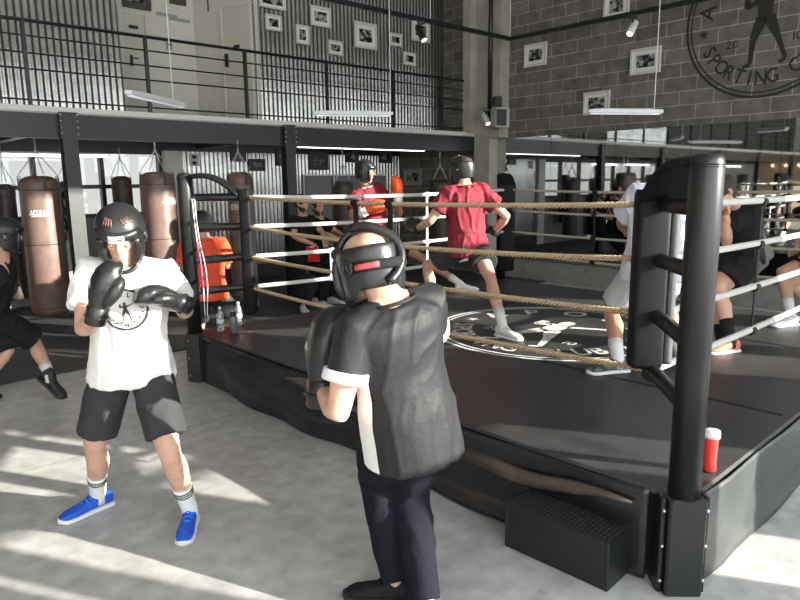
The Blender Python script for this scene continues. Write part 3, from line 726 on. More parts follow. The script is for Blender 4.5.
# ------------------------------------------------------------------ room materials
def nodes(name):
    m = bpy.data.materials.new(name); m.use_nodes = True; return m, m.node_tree.nodes, m.node_tree.links, m.node_tree.nodes['Principled BSDF']
def floor_mat():
    m, N, L, b = nodes('polished_concrete')
    tc = N.new('ShaderNodeTexCoord')
    n1 = N.new('ShaderNodeTexNoise'); n1.inputs['Scale'].default_value = .9; n1.inputs['Detail'].default_value = 6; n1.inputs['Roughness'].default_value = .65
    n2 = N.new('ShaderNodeTexNoise'); n2.inputs['Scale'].default_value = 9; n2.inputs['Detail'].default_value = 6
    n3 = N.new('ShaderNodeTexNoise'); n3.inputs['Scale'].default_value = 3.1; n3.inputs['Detail'].default_value = 2
    for n in (n1, n2, n3): L.new(tc.outputs['Object'], n.inputs['Vector'])
    cr = N.new('ShaderNodeValToRGB'); cr.color_ramp.elements[0].position = .32; cr.color_ramp.elements[0].color = (.36, .35, .335, 1)
    cr.color_ramp.elements[1].position = .68; cr.color_ramp.elements[1].color = (.54, .525, .505, 1); L.new(n1.outputs[0], cr.inputs[0])
    mx = N.new('ShaderNodeMix'); mx.data_type = 'RGBA'; mx.blend_type = 'OVERLAY'; mx.inputs[0].default_value = .5
    L.new(cr.outputs[0], mx.inputs[6]); L.new(n2.outputs[0], mx.inputs[7])
    br = N.new('ShaderNodeTexBrick'); br.offset = 0; br.inputs['Scale'].default_value = 1; br.inputs['Brick Width'].default_value = 5.4; br.inputs['Row Height'].default_value = 3.9
    br.inputs['Mortar Size'].default_value = .004; br.inputs['Color1'].default_value = (1, 1, 1, 1); br.inputs['Color2'].default_value = (1, 1, 1, 1); br.inputs['Mortar'].default_value = (.55, .55, .55, 1)
    L.new(tc.outputs['Object'], br.inputs['Vector'])
    m2 = N.new('ShaderNodeMix'); m2.data_type = 'RGBA'; m2.blend_type = 'MULTIPLY'; m2.inputs[0].default_value = 1
    L.new(mx.outputs[2], m2.inputs[6]); L.new(br.outputs[0], m2.inputs[7])
    sp = N.new('ShaderNodeMapRange'); sp.inputs[1].default_value = .70; sp.inputs[2].default_value = .78; sp.inputs[3].default_value = 1; sp.inputs[4].default_value = .45
    L.new(n3.outputs[0], sp.inputs[0]); m3 = N.new('ShaderNodeMix'); m3.data_type = 'RGBA'; m3.blend_type = 'MULTIPLY'; m3.inputs[0].default_value = 1
    L.new(m2.outputs[2], m3.inputs[6]); L.new(sp.outputs[0], m3.inputs[7]); L.new(m3.outputs[2], b.inputs['Base Color'])
    r = N.new('ShaderNodeMapRange'); r.inputs[3].default_value = .26; r.inputs[4].default_value = .5; L.new(n2.outputs[0], r.inputs[0]); L.new(r.outputs[0], b.inputs['Roughness'])
    return m
def block_mat():
    m, N, L, b = nodes('concrete_block'); tc = N.new('ShaderNodeTexCoord'); sx = N.new('ShaderNodeSeparateXYZ'); cx_ = N.new('ShaderNodeCombineXYZ')
    L.new(tc.outputs['Object'], sx.inputs[0]); L.new(sx.outputs[1], cx_.inputs[0]); L.new(sx.outputs[2], cx_.inputs[1])
    br = N.new('ShaderNodeTexBrick'); br.inputs['Scale'].default_value = 1; br.inputs['Brick Width'].default_value = .50; br.inputs['Row Height'].default_value = .20
    br.inputs['Mortar Size'].default_value = .007; br.inputs['Mortar Smooth'].default_value = .3; br.inputs['Bias'].default_value = 0
    br.inputs['Color1'].default_value = (.125, .115, .103, 1); br.inputs['Color2'].default_value = (.175, .163, .148, 1); br.inputs['Mortar'].default_value = (.34, .325, .30, 1)
    L.new(cx_.outputs[0], br.inputs['Vector'])
    n = N.new('ShaderNodeTexNoise'); n.inputs['Scale'].default_value = 5; n.inputs['Detail'].default_value = 7; L.new(tc.outputs['Object'], n.inputs['Vector'])
    mx = N.new('ShaderNodeMix'); mx.data_type = 'RGBA'; mx.blend_type = 'OVERLAY'; mx.inputs[0].default_value = .6; L.new(br.outputs[0], mx.inputs[6]); L.new(n.outputs[0], mx.inputs[7])
    L.new(mx.outputs[2], b.inputs['Base Color']); b.inputs['Roughness'].default_value = .9
    bp = N.new('ShaderNodeBump'); bp.inputs['Strength'].default_value = .5; bp.inputs['Distance'].default_value = .01; bp.invert = True; L.new(br.outputs['Fac'], bp.inputs['Height']); L.new(bp.outputs[0], b.inputs['Normal'])
    return m
def canvas_mat():
    m, N, L, b = nodes('ring_canvas_vinyl'); tc = N.new('ShaderNodeTexCoord')
    n = N.new('ShaderNodeTexNoise'); n.inputs['Scale'].default_value = 2.2; n.inputs['Detail'].default_value = 8; n.inputs['Roughness'].default_value = .7; L.new(tc.outputs['Object'], n.inputs['Vector'])
    cr = N.new('ShaderNodeValToRGB'); cr.color_ramp.elements[0].position = .35; cr.color_ramp.elements[0].color = (.022, .022, .024, 1); cr.color_ramp.elements[1].position = .75; cr.color_ramp.elements[1].color = (.065, .063, .062, 1)
    L.new(n.outputs[0], cr.inputs[0]); L.new(cr.outputs[0], b.inputs['Base Color'])
    r = N.new('ShaderNodeMapRange'); r.inputs[3].default_value = .3; r.inputs[4].default_value = .62; L.new(n.outputs[0], r.inputs[0]); L.new(r.outputs[0], b.inputs['Roughness'])
    bp = N.new('ShaderNodeBump'); bp.inputs['Strength'].default_value = .15; L.new(n.outputs[0], bp.inputs['Height']); L.new(bp.outputs[0], b.inputs['Normal'])
    return m
def photo_mat():
    m, N, L, b = nodes('black_white_photo'); tc = N.new('ShaderNodeTexCoord'); oi = N.new('ShaderNodeObjectInfo')
    ad = N.new('ShaderNodeVectorMath'); L.new(tc.outputs['Object'], ad.inputs[0]); L.new(oi.outputs['Location'], ad.inputs[1])
    n = N.new('ShaderNodeTexNoise'); n.inputs['Scale'].default_value = 13; n.inputs['Detail'].default_value = 3; L.new(ad.outputs[0], n.inputs['Vector'])
    cr = N.new('ShaderNodeValToRGB'); e = cr.color_ramp.elements; e[0].position = .45; e[0].color = (.012, .012, .012, 1); e[1].position = .68; e[1].color = (.45, .45, .45, 1)
    L.new(n.outputs[0], cr.inputs[0]); L.new(cr.outputs[0], b.inputs['Base Color']); b.inputs['Roughness'].default_value = .25
    return m
def rope_mat(name, c1, c2):
    m, N, L, b = nodes(name); b.inputs['Base Color'].default_value = (*c1, 1)
    tc = N.new('ShaderNodeTexCoord'); n = N.new('ShaderNodeTexNoise'); n.inputs['Scale'].default_value = 60; L.new(tc.outputs['Object'], n.inputs['Vector'])
    mx = N.new('ShaderNodeMix'); mx.data_type = 'RGBA'; mx.inputs[6].default_value = (*c1, 1); mx.inputs[7].default_value = (*c2, 1); L.new(n.outputs[0], mx.inputs[0]); L.new(mx.outputs[2], b.inputs['Base Color'])
    b.inputs['Roughness'].default_value = .85; return m
floorm, blockm, canvasm, photom = floor_mat(), block_mat(), canvas_mat(), photo_mat()
corr = mat('galvanised_sheet', (.34, .345, .34), .20, metal=.9, var=.12, vscale=3)
plaster = mat('warm_white_plaster', (.62, .60, .55), .85, var=.04)
conc = mat('cast_concrete', (.36, .34, .30), .85, var=.15, vscale=3, bump=.2)
steel_blk = mat('painted_black_steel', (.010, .011, .012), .36)
steel_drk = mat('dark_grey_steel', (.018, .021, .022), .42)
deckm = mat('deck_edge', (.38, .38, .37), .6)
mirror_m = mat('mirror_glass', (.62, .64, .64), .025, metal=1)
rubber_mat = mat('rubber_mat', (.035, .035, .036), .55, bump=.3, bscale=60, var=.3)
framew = mat('white_wood', (.6, .58, .54), .6)
frame_d = mat('dark_wood', (.06, .055, .05), .5)
lampm = mat('tube_light', (.95, .97, 1.0), .5, emit=5)
lamp_off = mat('white_enamel', (.72, .74, .78), .45)
panelg = mat('grey_panel', (.20, .205, .205), .7)
tanm = mat('tan_panel', (.30, .22, .14), .7, var=.1)
steel = MATS['steel'] if 'steel' in MATS else mat('steel', (.6, .6, .6), .3, 1)
bag_m = mat('brown_leather_bag', (.135, .085, .068), .38, bump=.15, bscale=25, var=.25, vscale=7)
bag_d = mat('dark_bag_leather', (.04, .03, .028), .45, bump=.15, bscale=25, var=.2)
logo_w = mat('ring_logo_print', (.62, .62, .60), .7, var=.25, vscale=14)
logo_b = mat('wall_logo_paint', (.022, .022, .02), .8)
glassm = bpy.data.materials.new('window_glass'); glassm.use_nodes = True
_n = glassm.node_tree.nodes; _l = glassm.node_tree.links; _n.remove(_n['Principled BSDF'])
_t = _n.new('ShaderNodeBsdfTransparent'); _t.inputs[0].default_value = (.96, .98, .98, 1); _g = _n.new('ShaderNodeBsdfGlossy'); _g.inputs['Roughness'].default_value = .02; _x = _n.new('ShaderNodeMixShader'); _x.inputs[0].default_value = .06
_l.new(_t.outputs[0], _x.inputs[1]); _l.new(_g.outputs[0], _x.inputs[2]); _l.new(_x.outputs[0], _n['Material Output'].inputs[0])

# ------------------------------------------------------------------ room shell (room coordinates: s right, t away, z up)
SL, TB, TN, HR = -21.0, 2.33, -10.3, 6.6
DZ, DB, UT = 2.61, 2.28, 1.036          # deck top, beam underside, upper wall
def rb(name, s0, s1, t0, t1, z0, z1, m, kind='structure', parent=None):
    mb = MB(); mb.box(((s0+s1)/2, (t0+t1)/2, (z0+z1)/2), (s1-s0, t1-t0, z1-z0)); return rbuild(mb, name, m, parent, kind=kind)
rb('floor', SL-.3, .3, TN-.3, TB+2.2, -.2, 0, floorm)
rb('wall_right', 0, .25, TN, TB, 0, HR, blockm)
rb('ceiling', SL-.25, .25, TN-.25, TB+.2, HR, HR+.2, mat('ceiling_paint', (.5, .5, .5), .8))
wl = rb('wall_left', SL-.25, SL, TN, TB, 2.6, HR, plaster)
rb('wall_left_panelling', SL-.25, SL, TN, TB, 0, 2.6, tanm, kind='structure').name = 'trim_1'
# corrugated walls with true ridges
def corrug(name, s0, s1, t, z0, z1, p=.082, amp=.011):
    n = int((s1-s0)/p*6); vs = []; fs = []
    for i in range(n+1):
        s_ = s0+(s1-s0)*i/n; y = t-amp-amp*math.tanh(1.6*math.sin(2*PI*(s_-s0)/p)); vs += [(s_, y, z0), (s_, y, z1)]
    for i in range(n): fs.append((2*i, 2*i+2, 2*i+3, 2*i+1))
    k = len(vs); vs += [(s0, t+.12, z0), (s0, t+.12, z1), (s1, t+.12, z0), (s1, t+.12, z1)]
    fs += [(k, k+1, k+3, k+2), (0, 1, k+1, k), (2*n, k+2, k+3, 2*n+1)]
    mb = MB(); mb.add(vs, fs); me = mb.mesh(name); me.materials.append(corr); me.polygons.foreach_set('use_smooth', [True]*len(me.polygons))
    o = bpy.data.objects.new(name, me); COL.objects.link(o); o.matrix_basis = ROOM; o['kind'] = 'structure'; return o
xs = {x: WT(x, 60, UT).x for x in (120, 196, 255)}
corrug('wall_upper_right', xs[255], 0, UT, DZ, HR)
rb('wall_upper_far', SL, -9.6, UT, UT+.2, DZ, HR, mat('dark_cladding', (.06, .06, .06), .7))
corrug('wall_upper_left', -9.6, xs[120], UT, DZ, HR)
rb('wall_recess_back', xs[120]-.1, xs[255]+.1, UT+1.2, UT+1.35, DZ, HR, plaster)
# recess: white wall parallel to the deck then a return wall with a door
ws = WT(196, 60, UT+1.2).x
rb('wall_recess_left', xs[120]-.1, xs[120], UT, UT+1.2, DZ, HR, plaster)
_P0 = ROOM @ V((ws, UT+1.2, 0)); _P1 = ROOM @ V((xs[255], UT+.02, 0)); _dd = (_P1-_P0).normalized(); _nn = Z.cross(_dd)
def angled(name, x0, x1, z0, z1, off, th_, m, parent=None, kind='structure'):
    mb = MB(); mb.box(_P0+_dd*((x0+x1)/2)-_nn*(off)+Z*((z0+z1)/2), (x1-x0, th_, z1-z0), (_dd, _nn, Z)); o = mb.build(name, m, parent)
    if kind: o['kind'] = kind
    return o
_WL = (_P1-_P0).length
angled('wall_recess_right', 0, _WL+.05, DZ, HR, -.06, .12, plaster)
def _ax(x, y):
    d = ray(x, y); t = (_P0-C0).dot(_nn)/d.dot(_nn); p = C0+d*t; return (p-_P0).dot(_dd), p.z
rb('floor_recess', xs[120]-.1, xs[255]+.1, UT, UT+1.35, DZ-.2, DZ, deckm)
def door(n, s0, s1, t, z0, z1, left=True):
    o = rb('door_%d' % n, s0, s1, t-.04, t, z0, z1, mat('door_paint', (.56, .54, .49), .6))
    q = .03
    for i, (a, b, c, d) in enumerate(((s0-.05, s0, z0, z1+.05), (s1, s1+.05, z0, z1+.05), (s0, s1, z1, z1+.05))):
        mb = MB(); mb.box(((a+b)/2, t-.03, (c+d)/2), (b-a, .07, d-c)); rbuild(mb, 'door_frame', plaster, o)
    hs_ = s0+.1 if left else s1-.1
    mb = MB(); mb.bbox((hs_, t-.07, z0+1.0), (.03, .05, .16), .005); mb.tube([(hs_, t-.08, z0+1.04), (hs_+(.11 if left else -.11), t-.08, z0+1.04)], .01, 8); rbuild(mb, 'door_handle', steel_blk, o)
    mb = MB(); mb.bbox(((s0+s1)/2, t-.045, z0+1.5), (.14, .01, .05), .002); rbuild(mb, 'door_plate', steel_blk, o)
a = WT(122, 60, UT+1.2).x; _zt = WT(134, 15, UT+1.2).z; door(1, a+.02, WT(146, 60, UT+1.2).x, UT+1.2, DZ, _zt)
_x0, _ = _ax(226, 60); _x1, _z1 = _ax(252, 4)
_dr = angled('door_2', _x0, min(_x1, _WL-.03), DZ, _z1, .02, .04, mat('door_paint', (.56, .54, .49), .6))
for _c in ((_x0-.03, _x0, DZ, _z1+.03), (_x0, _x1, _z1, _z1+.03)): angled('door_frame', *_c, .03, .07, plaster, _dr, None)
angled('door_handle', _x0+.05, _x0+.09, DZ+.95, DZ+1.15, .06, .05, steel_blk, _dr, None)
angled('door_plate', (_x0+_x1)/2-.08, (_x0+_x1)/2+.04, _z1-.62, _z1-.57, .045, .01, steel_blk, _dr, None)
# lower back wall
x165, x182 = WT(165, 200, TB).x, WT(182, 200, TB).x
corrug('wall_back', x182, 0, TB, 0, DB)
rb('wall_back_pier', x165, x182, TB-.12, TB+.12, 0, DB, mat('white_paint', (.72, .71, .69), .7))
rb('wall_back_far', SL, -12.5, TB, TB+.2, 0, DB, panelg)
rb('baseboard_back', x182, 0, TB-.06, TB, 0, .28, steel_blk)
rb('wall_back_top', SL, 0, TB-.02, TB+.15, DB, DZ, steel_blk)
grey_glass = glassm.copy(); grey_glass.name = 'tinted_glass'; [setattr(n.inputs[0], 'default_value', (.38, .39, .39, 1)) for n in grey_glass.node_tree.nodes if n.type == 'BSDF_TRANSPARENT']
# windows below the deck, left
def window(n, s0, s1, t, z0, z1, mul, tr, m=steel_blk, w=.06, gm=glassm):
    o = empty('window_%d' % n, (0, 0, 0)); o.matrix_basis = ROOM; o['kind'] = 'structure'
    mb = MB()
    for a_, b_ in ((s0, s0+w), (s1-w, s1)): mb.box(((a_+b_)/2, t, (z0+z1)/2), (w, .12, z1-z0))
    for a_ in (z0+w/2, z1-w/2): mb.box(((s0+s1)/2, t, a_), (s1-s0-2*w, .12, w))
    for q in mul: mb.box((q, t, (z0+z1)/2), (w, .11, z1-z0-2*w))
    for q in tr: mb.box(((s0+s1)/2, t, q), (s1-s0-2*w, .10, w))
    rbuild(mb, 'window_frame', m, o)
    mb = MB(); mb.box(((s0+s1)/2, t, (z0+z1)/2), (s1-s0-w, .008, z1-z0-w)); rbuild(mb, 'pane', gm, o); return o
mm = [x165-.95*i for i in range(1, 8)]
rb('wall_back_parapet', -12.5, x165, TB, TB+.14, 0, 1.25, panelg)
window(1, -12.5, x165, TB+.06, 1.25, DB, [q for q in mm if q > -12.4], [1.72], gm=grey_glass)
# the glazed wall the daylight comes through (behind the camera)
TS = (.9549, -.2969); EL = math.radians(15)
def cs(c):           # along-wall position of a shadow line c
    k = (( -TN*-1) ) 
    per = V((.31, .95, 0)); sun = V((.95, -.31, 0)); k = -(TN - (per*c-M0).dot(A))/(-sun.dot(A)) if False else (TN-(per*c-M0).dot(A))/(sun.dot(A))
    return (per*c+sun*k-M0).dot(B)
lit = [(-9.4, -6.6), (-6.3, -3.7), (-3.4, -1.2), (-.9, 1.0), (1.25, 1.75), (1.93, 2.08), (2.17, 2.49), (2.64, 2.74), (2.94, 3.48), (4.72, 5.42), (5.62, 6.72), (6.92, 8.0), (8.2, 9.0)]  # leftmost openings are unseen, added for fill light and wall reflections
nw = 2; prev = SL; ZW = 4.9
fm = mat('facade_panel', (.22, .22, .22), .7)
openings = []
for c0, c1 in lit:
    s0, s1 = cs(c0), min(cs(c1), -.05); openings.append((s0, s1))
LOW = cs(1.93), cs(3.48); ZL = 1.78
def _pier(i, a_, b_):
    low = a_ >= LOW[0]-.01 and b_ <= LOW[1]+.01
    rb('wall_front', a_, b_, TN-.12, TN, 0, ZL if low else ZW, fm).name = 'wall_front_%d' % (i+1)
def _portal(a_, b_, z0, z1):
    pl = bpy.data.lights.new('window_portal', 'AREA'); pl.shape = 'RECTANGLE'; pl.size = b_-a_; pl.size_y = z1-z0; pl.cycles.is_portal = True
    po = bpy.data.objects.new('window_portal', pl); COL.objects.link(po)
    po.matrix_world = ROOM @ Matrix.Translation(((a_+b_)/2, TN-.14, (z0+z1)/2)) @ Matrix.Rotation(PI/2, 4, 'X')
for i, (s0, s1) in enumerate(openings):
    _pier(i, prev, s0); prev = s1
    low = s0 >= LOW[0]-.01 and s1 <= LOW[1]+.01
    window(nw, s0, s1, TN-.06, 0, ZL if low else ZW, [], [3.0] if (s1-s0 > .3 and not low) else [], w=.03); nw += 1
    if not low: _portal(s0, s1, 0, ZW)
    else: _portal(s0, s1, 0, ZL)
window(nw, LOW[0], LOW[1], TN-.06, ZL, ZW, [], [3.3], w=.03); _portal(LOW[0], LOW[1], ZL, ZW)
rb('wall_front_end', prev, 0, TN-.12, TN, 0, ZW, fm)
rb('wall_front_top', SL, 0, TN-.12, TN, ZW, HR, fm)
# mezzanine
rb('floor_mezzanine', SL, 0, 0, TB, DZ-.06, DZ, deckm)
rb('trim_2', SL, -.03, -.03, .0, DZ-.045, DZ+.015, mat('edge_strip', (.6, .6, .58), .5))
rb('trim_3', SL, 0, .0, .16, DB, DZ-.06, steel_drk)                         # edge beam
for i, s_ in enumerate([-1.6-3.0*k for k in range(7)]):
    o = rb('trim_%d' % (i+4), s_-.06, s_+.06, .16, TB, DB+.05, DZ-.06, steel_blk)
rb('ceiling_mezzanine', SL, 0, .16, TB, DZ-.10, DZ-.06, steel_blk)
# mirror, curb
mir = MB()
q0 = -10.2; n = 8
for i in range(n):
    a_ = -.35-(9.7)*i/n; b_ = -.35-(9.7)*(i+1)/n+.006; mir.box((-.012, (a_+b_)/2, 1.41), (.024, abs(b_-a_), 2.18))
mo = rbuild(mir, 'wall_mirror', mirror_m); tag(mo, 'large wall mirror under the block wall, right of the concrete column', 'mirror')
rb('trim_11', -.34, 0, -10.1, -.35, 0, .30, mat('curb_concrete', (.27, .265, .255), .7, var=.15))
# mats
rb('trim_12', -14.5, -.3, -1.75, TB-.07, 0, .02, rubber_mat)
o = bpy.data.objects['trim_12']; o.name = 'floor_mat'
# concrete column with pipe
_l0 = WT(481, 200, -.20).x; _t0 = WS(497.5, 200, 0).y; rb('wall_column', _l0, 0, _t0, -.02, 0, HR, conc)
_l1 = WT(467, 60, -.05).x; _t1 = WS(509.5, 60, 0).y; rb('wall_column_wide', _l0, 0, _t1, _t0, DZ-.1, HR, conc); rb('wall_column_return', _l1, _l0, -.12, .05, DZ, HR, conc)
mb = MB(); _pp = WT(492, 60, _t0-.06); mb.tube([(_pp.x-.05, _t0-.06, DZ+.1), (_pp.x-.05, _t0-.06, HR)], .04, 12); o = rbuild(mb, 'drain_pipe', steel_blk, None, True); tag(o, 'dark vertical drain pipe on the concrete column', 'pipe')

# ------------------------------------------------------------------ steel columns
def icol(s_, lab):
    r = rempty('steel_column', s_, .02, 0); tag(r, lab, 'column', 'black steel columns carrying the mezzanine')
    def bb(name, lst, m, parent=r, smooth=False):
        mb = MB()
        for c, sz in lst: mb.box(ROOM @ (V(c)+V((s_, .02, 0))), sz, (B, A, Z))
        return mb.build(name, m, parent, smooth)
    bb('shaft', [((0, -.07, DB/2), (.16, .012, DB)), ((0, .07, DB/2), (.16, .012, DB)), ((0, 0, DB/2), (.01, .13, DB))], steel_drk)
    bb('head_plate', [((0, -.075, DB+.14), (.20, .012, .30))], steel_drk)
    bb('base_plate', [((0, 0, .03), (.24, .24, .02))], steel_drk)
    for x in (-.09, .09):
        for z in (.03, .10, .17, .24):
            mb = MB(); mb.ball(ROOM @ V((s_+x, -.065, DB+.02+z)), .012, n=8); mb.build('bolt', steel, r, True)
    return r
icol(WT(75, 200, 0).x, 'dark steel column with bolted head left of the nearest boxer in white')
icol(WT(291, 200, 0).x, 'dark steel column behind the ring, left of the two men in black')
for s_ in (-10.9, -14.2, -17.5): icol(s_, 'dark steel column further along the mezzanine, seen only in the mirror')

# ------------------------------------------------------------------ railing
rl = rempty('mezzanine_railing', -8, .03, DZ); tag(rl, 'black steel railing along the mezzanine edge', 'railing')
for h, r_ in ((.92, .020), (.76, .010), (.58, .010), (.41, .010), (.08, .010)):
    mb = MB(); mb.tube([room(SL+.2, .03, DZ+h), room(-.02, .03, DZ+h)], r_, 8); mb.build('rail', steel_blk, rl, True)
ps = [WT(x, 120, 0).x for x in (33, 152, 249, 329, 394, 441, 482)]+[WT(33, 120, 0).x-1.35*k for k in range(1, 10)]
for s_ in ps:
    mb = MB(); mb.box(ROOM @ V((s_, .03, DZ+.46)), (.035, .05, .92), (B, A, Z)); mb.box(ROOM @ V((s_, .03, DZ+.012)), (.09, .09, .02), (B, A, Z)); mb.build('post', steel_blk, rl)

# ------------------------------------------------------------------ picture frames
def frame(px, py, w, h, plane, lab, grp, k, side='T', m=framew, border=.26):
    if side == 'T': P = WT(px, py, plane); L0, R0 = WT(px-w/2, py, plane), WT(px+w/2, py, plane)
    else: P = WS(px, py, plane); L0, R0 = WS(px-w/2, py, plane), WS(px+w/2, py, plane)
    W_ = (R0-L0).length
    if side == 'T': U, D_ = WT(px, py-h/2, plane), WT(px, py+h/2, plane); ax = (B, A, Z); back = -1
    else: U, D_ = WS(px, py-h/2, plane), WS(px, py+h/2, plane); ax = (-A, B, Z)
    H_ = (U-D_).length; wp = ROOM @ P; ns = -ax[1]
    r = empty('picture_frame', wp, TH if side == 'T' else TH-PI/2); tag(r, lab, 'picture frame', grp)
    bw = border*min(W_, H_)
    mb = MB()
    for sx_ in (-1, 1): mb.bbox(wp+ns*.02+ax[0]*(sx_*(W_/2-bw*.2)), (bw*.4, .035, H_), .004, ax)
    for sz_ in (-1, 1): mb.bbox(wp+ns*.02+Z*(sz_*(H_/2-bw*.2)), (W_-bw*.8, .035, bw*.4), .004, ax)
    mb.build('frame', m, r)
    mb = MB(); mb.box(wp+ns*.010, (W_-bw*.7, .012, H_-bw*.7), ax); mb.build('mount', white_m if m is framew else m, r)
    mb = MB(); mb.box(wp+ns*.019, (W_-bw*2, .008, H_-bw*2), ax); mb.build('photo', photom, r)
    return r
g1 = 'framed photos on the upper corrugated wall'
for px, py, w, h, lab in ((272, 1, 26, 16, 'white framed photo cut by the top of the picture, leftmost on the upper corrugated wall'), (273, 23, 16, 16, 'small square white framed photo below the cut one, left on the corrugated wall'),
        (302, 35, 13, 19, 'narrow upright white framed photo between two others on the corrugated wall'), (320, 17, 20, 20, 'white framed photo high on the corrugated wall above the narrow upright one'),
        (335, 48, 14, 14, 'small square white framed photo left of and below the largest one'), (365, 36, 22, 26, 'largest white framed photo on the upper corrugated wall with dark centre'),
        (395, 40, 12, 13, 'small white framed photo right of the largest one'), (409, 59, 12, 13, 'lowest small white framed photo, rightmost near the balcony rail'), (420, 31, 18, 22, 'white framed photo behind the hanging black spotlight')):
    frame(px, py, w, h, UT-.03, lab, g1, 1)
for px, py, w, h, pl_, lab in ((136, 0, 28, 18, UT+1.19, 'dark framed photo high on the white recess wall, cut by the picture top'), (177, -2, 16, 14, UT+1.19, 'dark framed photo at the top of the recess beside the pendant wire'), (212, 5, 10, 15, UT+.9, 'small dark framed photo on the recess side wall')):
    frame(px, py, w, h, pl_, lab, 'dark framed photos in the white recess', 1, m=frame_d, border=.35)
for px, py, w, h, lab in ((536, 55, 22, 23, 'white framed photo on the block wall nearest the concrete column'), (617, 6, 25, 27, 'white framed photo cut by the picture top above the track'),
        (646, 61, 30, 26, 'wide white framed photo behind the thin pendant wire on the block wall'), (597, 103, 26, 23, 'lowest white framed photo on the block wall behind the hanging lamp')):
    frame(px, py, w, h, -.01, lab, 'white framed photos on the block wall', 1, 'S')
for px, py, w, h, lab in ((238, 157, 15, 9, 'small dark framed photo above the far left corner pad'), (257, 165, 15, 12, 'dark framed photo on the lower corrugated wall left of the steel column'), (281, 158, 10, 16, 'upright dark framed photo just left of the steel column'),
        (318, 161, 19, 18, 'large framed photo above the two men in black'), (352, 157, 12, 11, 'small dark framed photo above the crimson boxer facing right'), (385, 157, 13, 12, 'small dark framed photo above the raised orange glove')):
    frame(px, py, w, h, TB-.03, lab, 'framed photos on the lower corrugated wall', 1, m=frame_d, border=.3)
frame(413, 177, 17, 17, -.01, 'grey framed photo on the block wall behind the ring, right of the orange glove', 'white framed photos on the block wall', 1, 'S', m=mat('grey_frame', (.3, .3, .29), .6))
for px, py, w, h, lab in ((194, 160, 9, 12, 'white notice with small black marks above the far left ring post'), (181, 176, 7, 10, 'white notice beside the far left ring post')):
    p0, p1 = WT(px-w/2, py+h/2, TB-.03), WT(px+w/2, py-h/2, TB-.03)
    mb = MB(); mb.box(((p0.x+p1.x)/2, TB-.035, (p0.z+p1.z)/2), (p1.x-p0.x, .01, p1.z-p0.z)); r = rempty('wall_notice', (p0.x+p1.x)/2, TB-.035, (p0.z+p1.z)/2); tag(r, lab, 'sign', 'white notices on the corrugated wall')
    mb2 = MB(); mb2.box(ROOM @ V(((p0.x+p1.x)/2, TB-.035, (p0.z+p1.z)/2)), (p1.x-p0.x, .01, p1.z-p0.z), (B, A, Z)); mb2.build('sheet', white_m, r)
    mb2 = MB()
    for k in range(2): mb2.box(ROOM @ V(((p0.x+p1.x)/2, TB-.042, (p0.z+p1.z)/2+.05-.1*k)), ((p1.x-p0.x)*.4, .006, .05), (B, A, Z))
    mb2.build('print', black_mark, r)
# name plates in recess
for i, (px, py) in enumerate(((167, 15), (180, 20))):
    p = WT(px, py, UT+1.19); mb = MB(); mb.bbox(ROOM @ p, (.34, .02, .05), .004, (B, A, Z)); r = rempty('direction_sign', p.x, p.y, p.z)
    tag(r, 'grey direction strip on the recess wall, %s of the pair' % ('upper' if i == 0 else 'lower'), 'sign', 'grey strips in the recess'); mb.build('strip', mat('grey_plate', (.3, .3, .3), .6), r)
p = WT(169, 46, UT+1.19); r = rempty('thermostat', p.x, p.y, p.z); tag(r, 'small grey control box beside the upper white door', 'control box'); mb = MB(); mb.bbox(ROOM @ p, (.10, .03, .12), .006, (B, A, Z)); mb.build('case', mat('grey_plate', (.3, .3, .3), .6), r); mb = MB(); mb.bbox(ROOM @ (p+V((0, -.018, .02))), (.06, .006, .04), .002, (B, A, Z)); mb.build('screen', steel_blk, r)
# grey door panels under the deck
for i, (x0, x1) in enumerate(((302, 331), (332, 385))):
    s0, s1 = WT(x0, 200, TB-.05).x, WT(x1, 200, TB-.05).x
    o = rempty('locker_panel', (s0+s1)/2, TB-.05, 0); tag(o, 'flat grey panel under the deck, %s one' % ('left narrow' if i == 0 else 'right wide'), 'panel', 'grey panels on the lower wall')
    mb = MB(); mb.bbox(ROOM @ V(((s0+s1)/2, TB-.075, .95)), (s1-s0-.02, .06, 1.85), .008, (B, A, Z)); mb.build('panel', panelg, o)
    mb = MB(); mb.box(ROOM @ V((s0+.01, TB-.115, .95)), (.02, .02, 1.87), (B, A, Z)); mb.box(ROOM @ V(((s0+s1)/2, TB-.115, 1.88)), (s1-s0, .02, .02), (B, A, Z)); mb.build('edge_trim', lamp_off, o)

# ------------------------------------------------------------------ lights that hang
def tube_lamp(P, Q, lab, m=lampm, r_=.018, wires=True, grp='tube lights under the deck', top=None):
    c = (P+Q)/2; r = empty('tube_light', c); tag(r, lab, 'light', grp)
    d = (Q-P).normalized(); sd = d.cross(Z).normalized(); up_ = sd.cross(d)
    mb = MB(); mb.bbox(c+up_*.03, ((Q-P).length, .05, .03), .006, (d, sd, up_)); mb.build('housing', lamp_off, r)
    mb = MB(); mb.tube([P+d*.03, Q-d*.03], r_, 10); mb.build('tube', m, r, True)
    mb = MB()
    for e in (P+d*.2, Q-d*.2): mb.tube([e+up_*.04, V((e.x, e.y, top or DZ-.10))], .004, 6)
    mb.build('hanger', steel_blk, r)
def rt(x, y, z): return ROOM @ V((x, y, z))
a0, a1 = WT(296, 147, .35), WT(425, 150, .35)
tube_lamp(rt(a0.x, .35, (a0.z+a1.z)/2), rt(a1.x, .35, (a0.z+a1.z)/2), 'long tube light under the deck above the crimson boxer facing right')
a0, a1 = WT(90, 139, .22), WT(240, 143, .22)
tube_lamp(rt(a0.x, .22, (a0.z+a1.z)/2), rt(a1.x, .22, (a0.z+a1.z)/2), 'long tube light just behind the beam over the second bag')
a0, a1 = WT(0, 155, 1.5), WT(110, 156, 1.5)
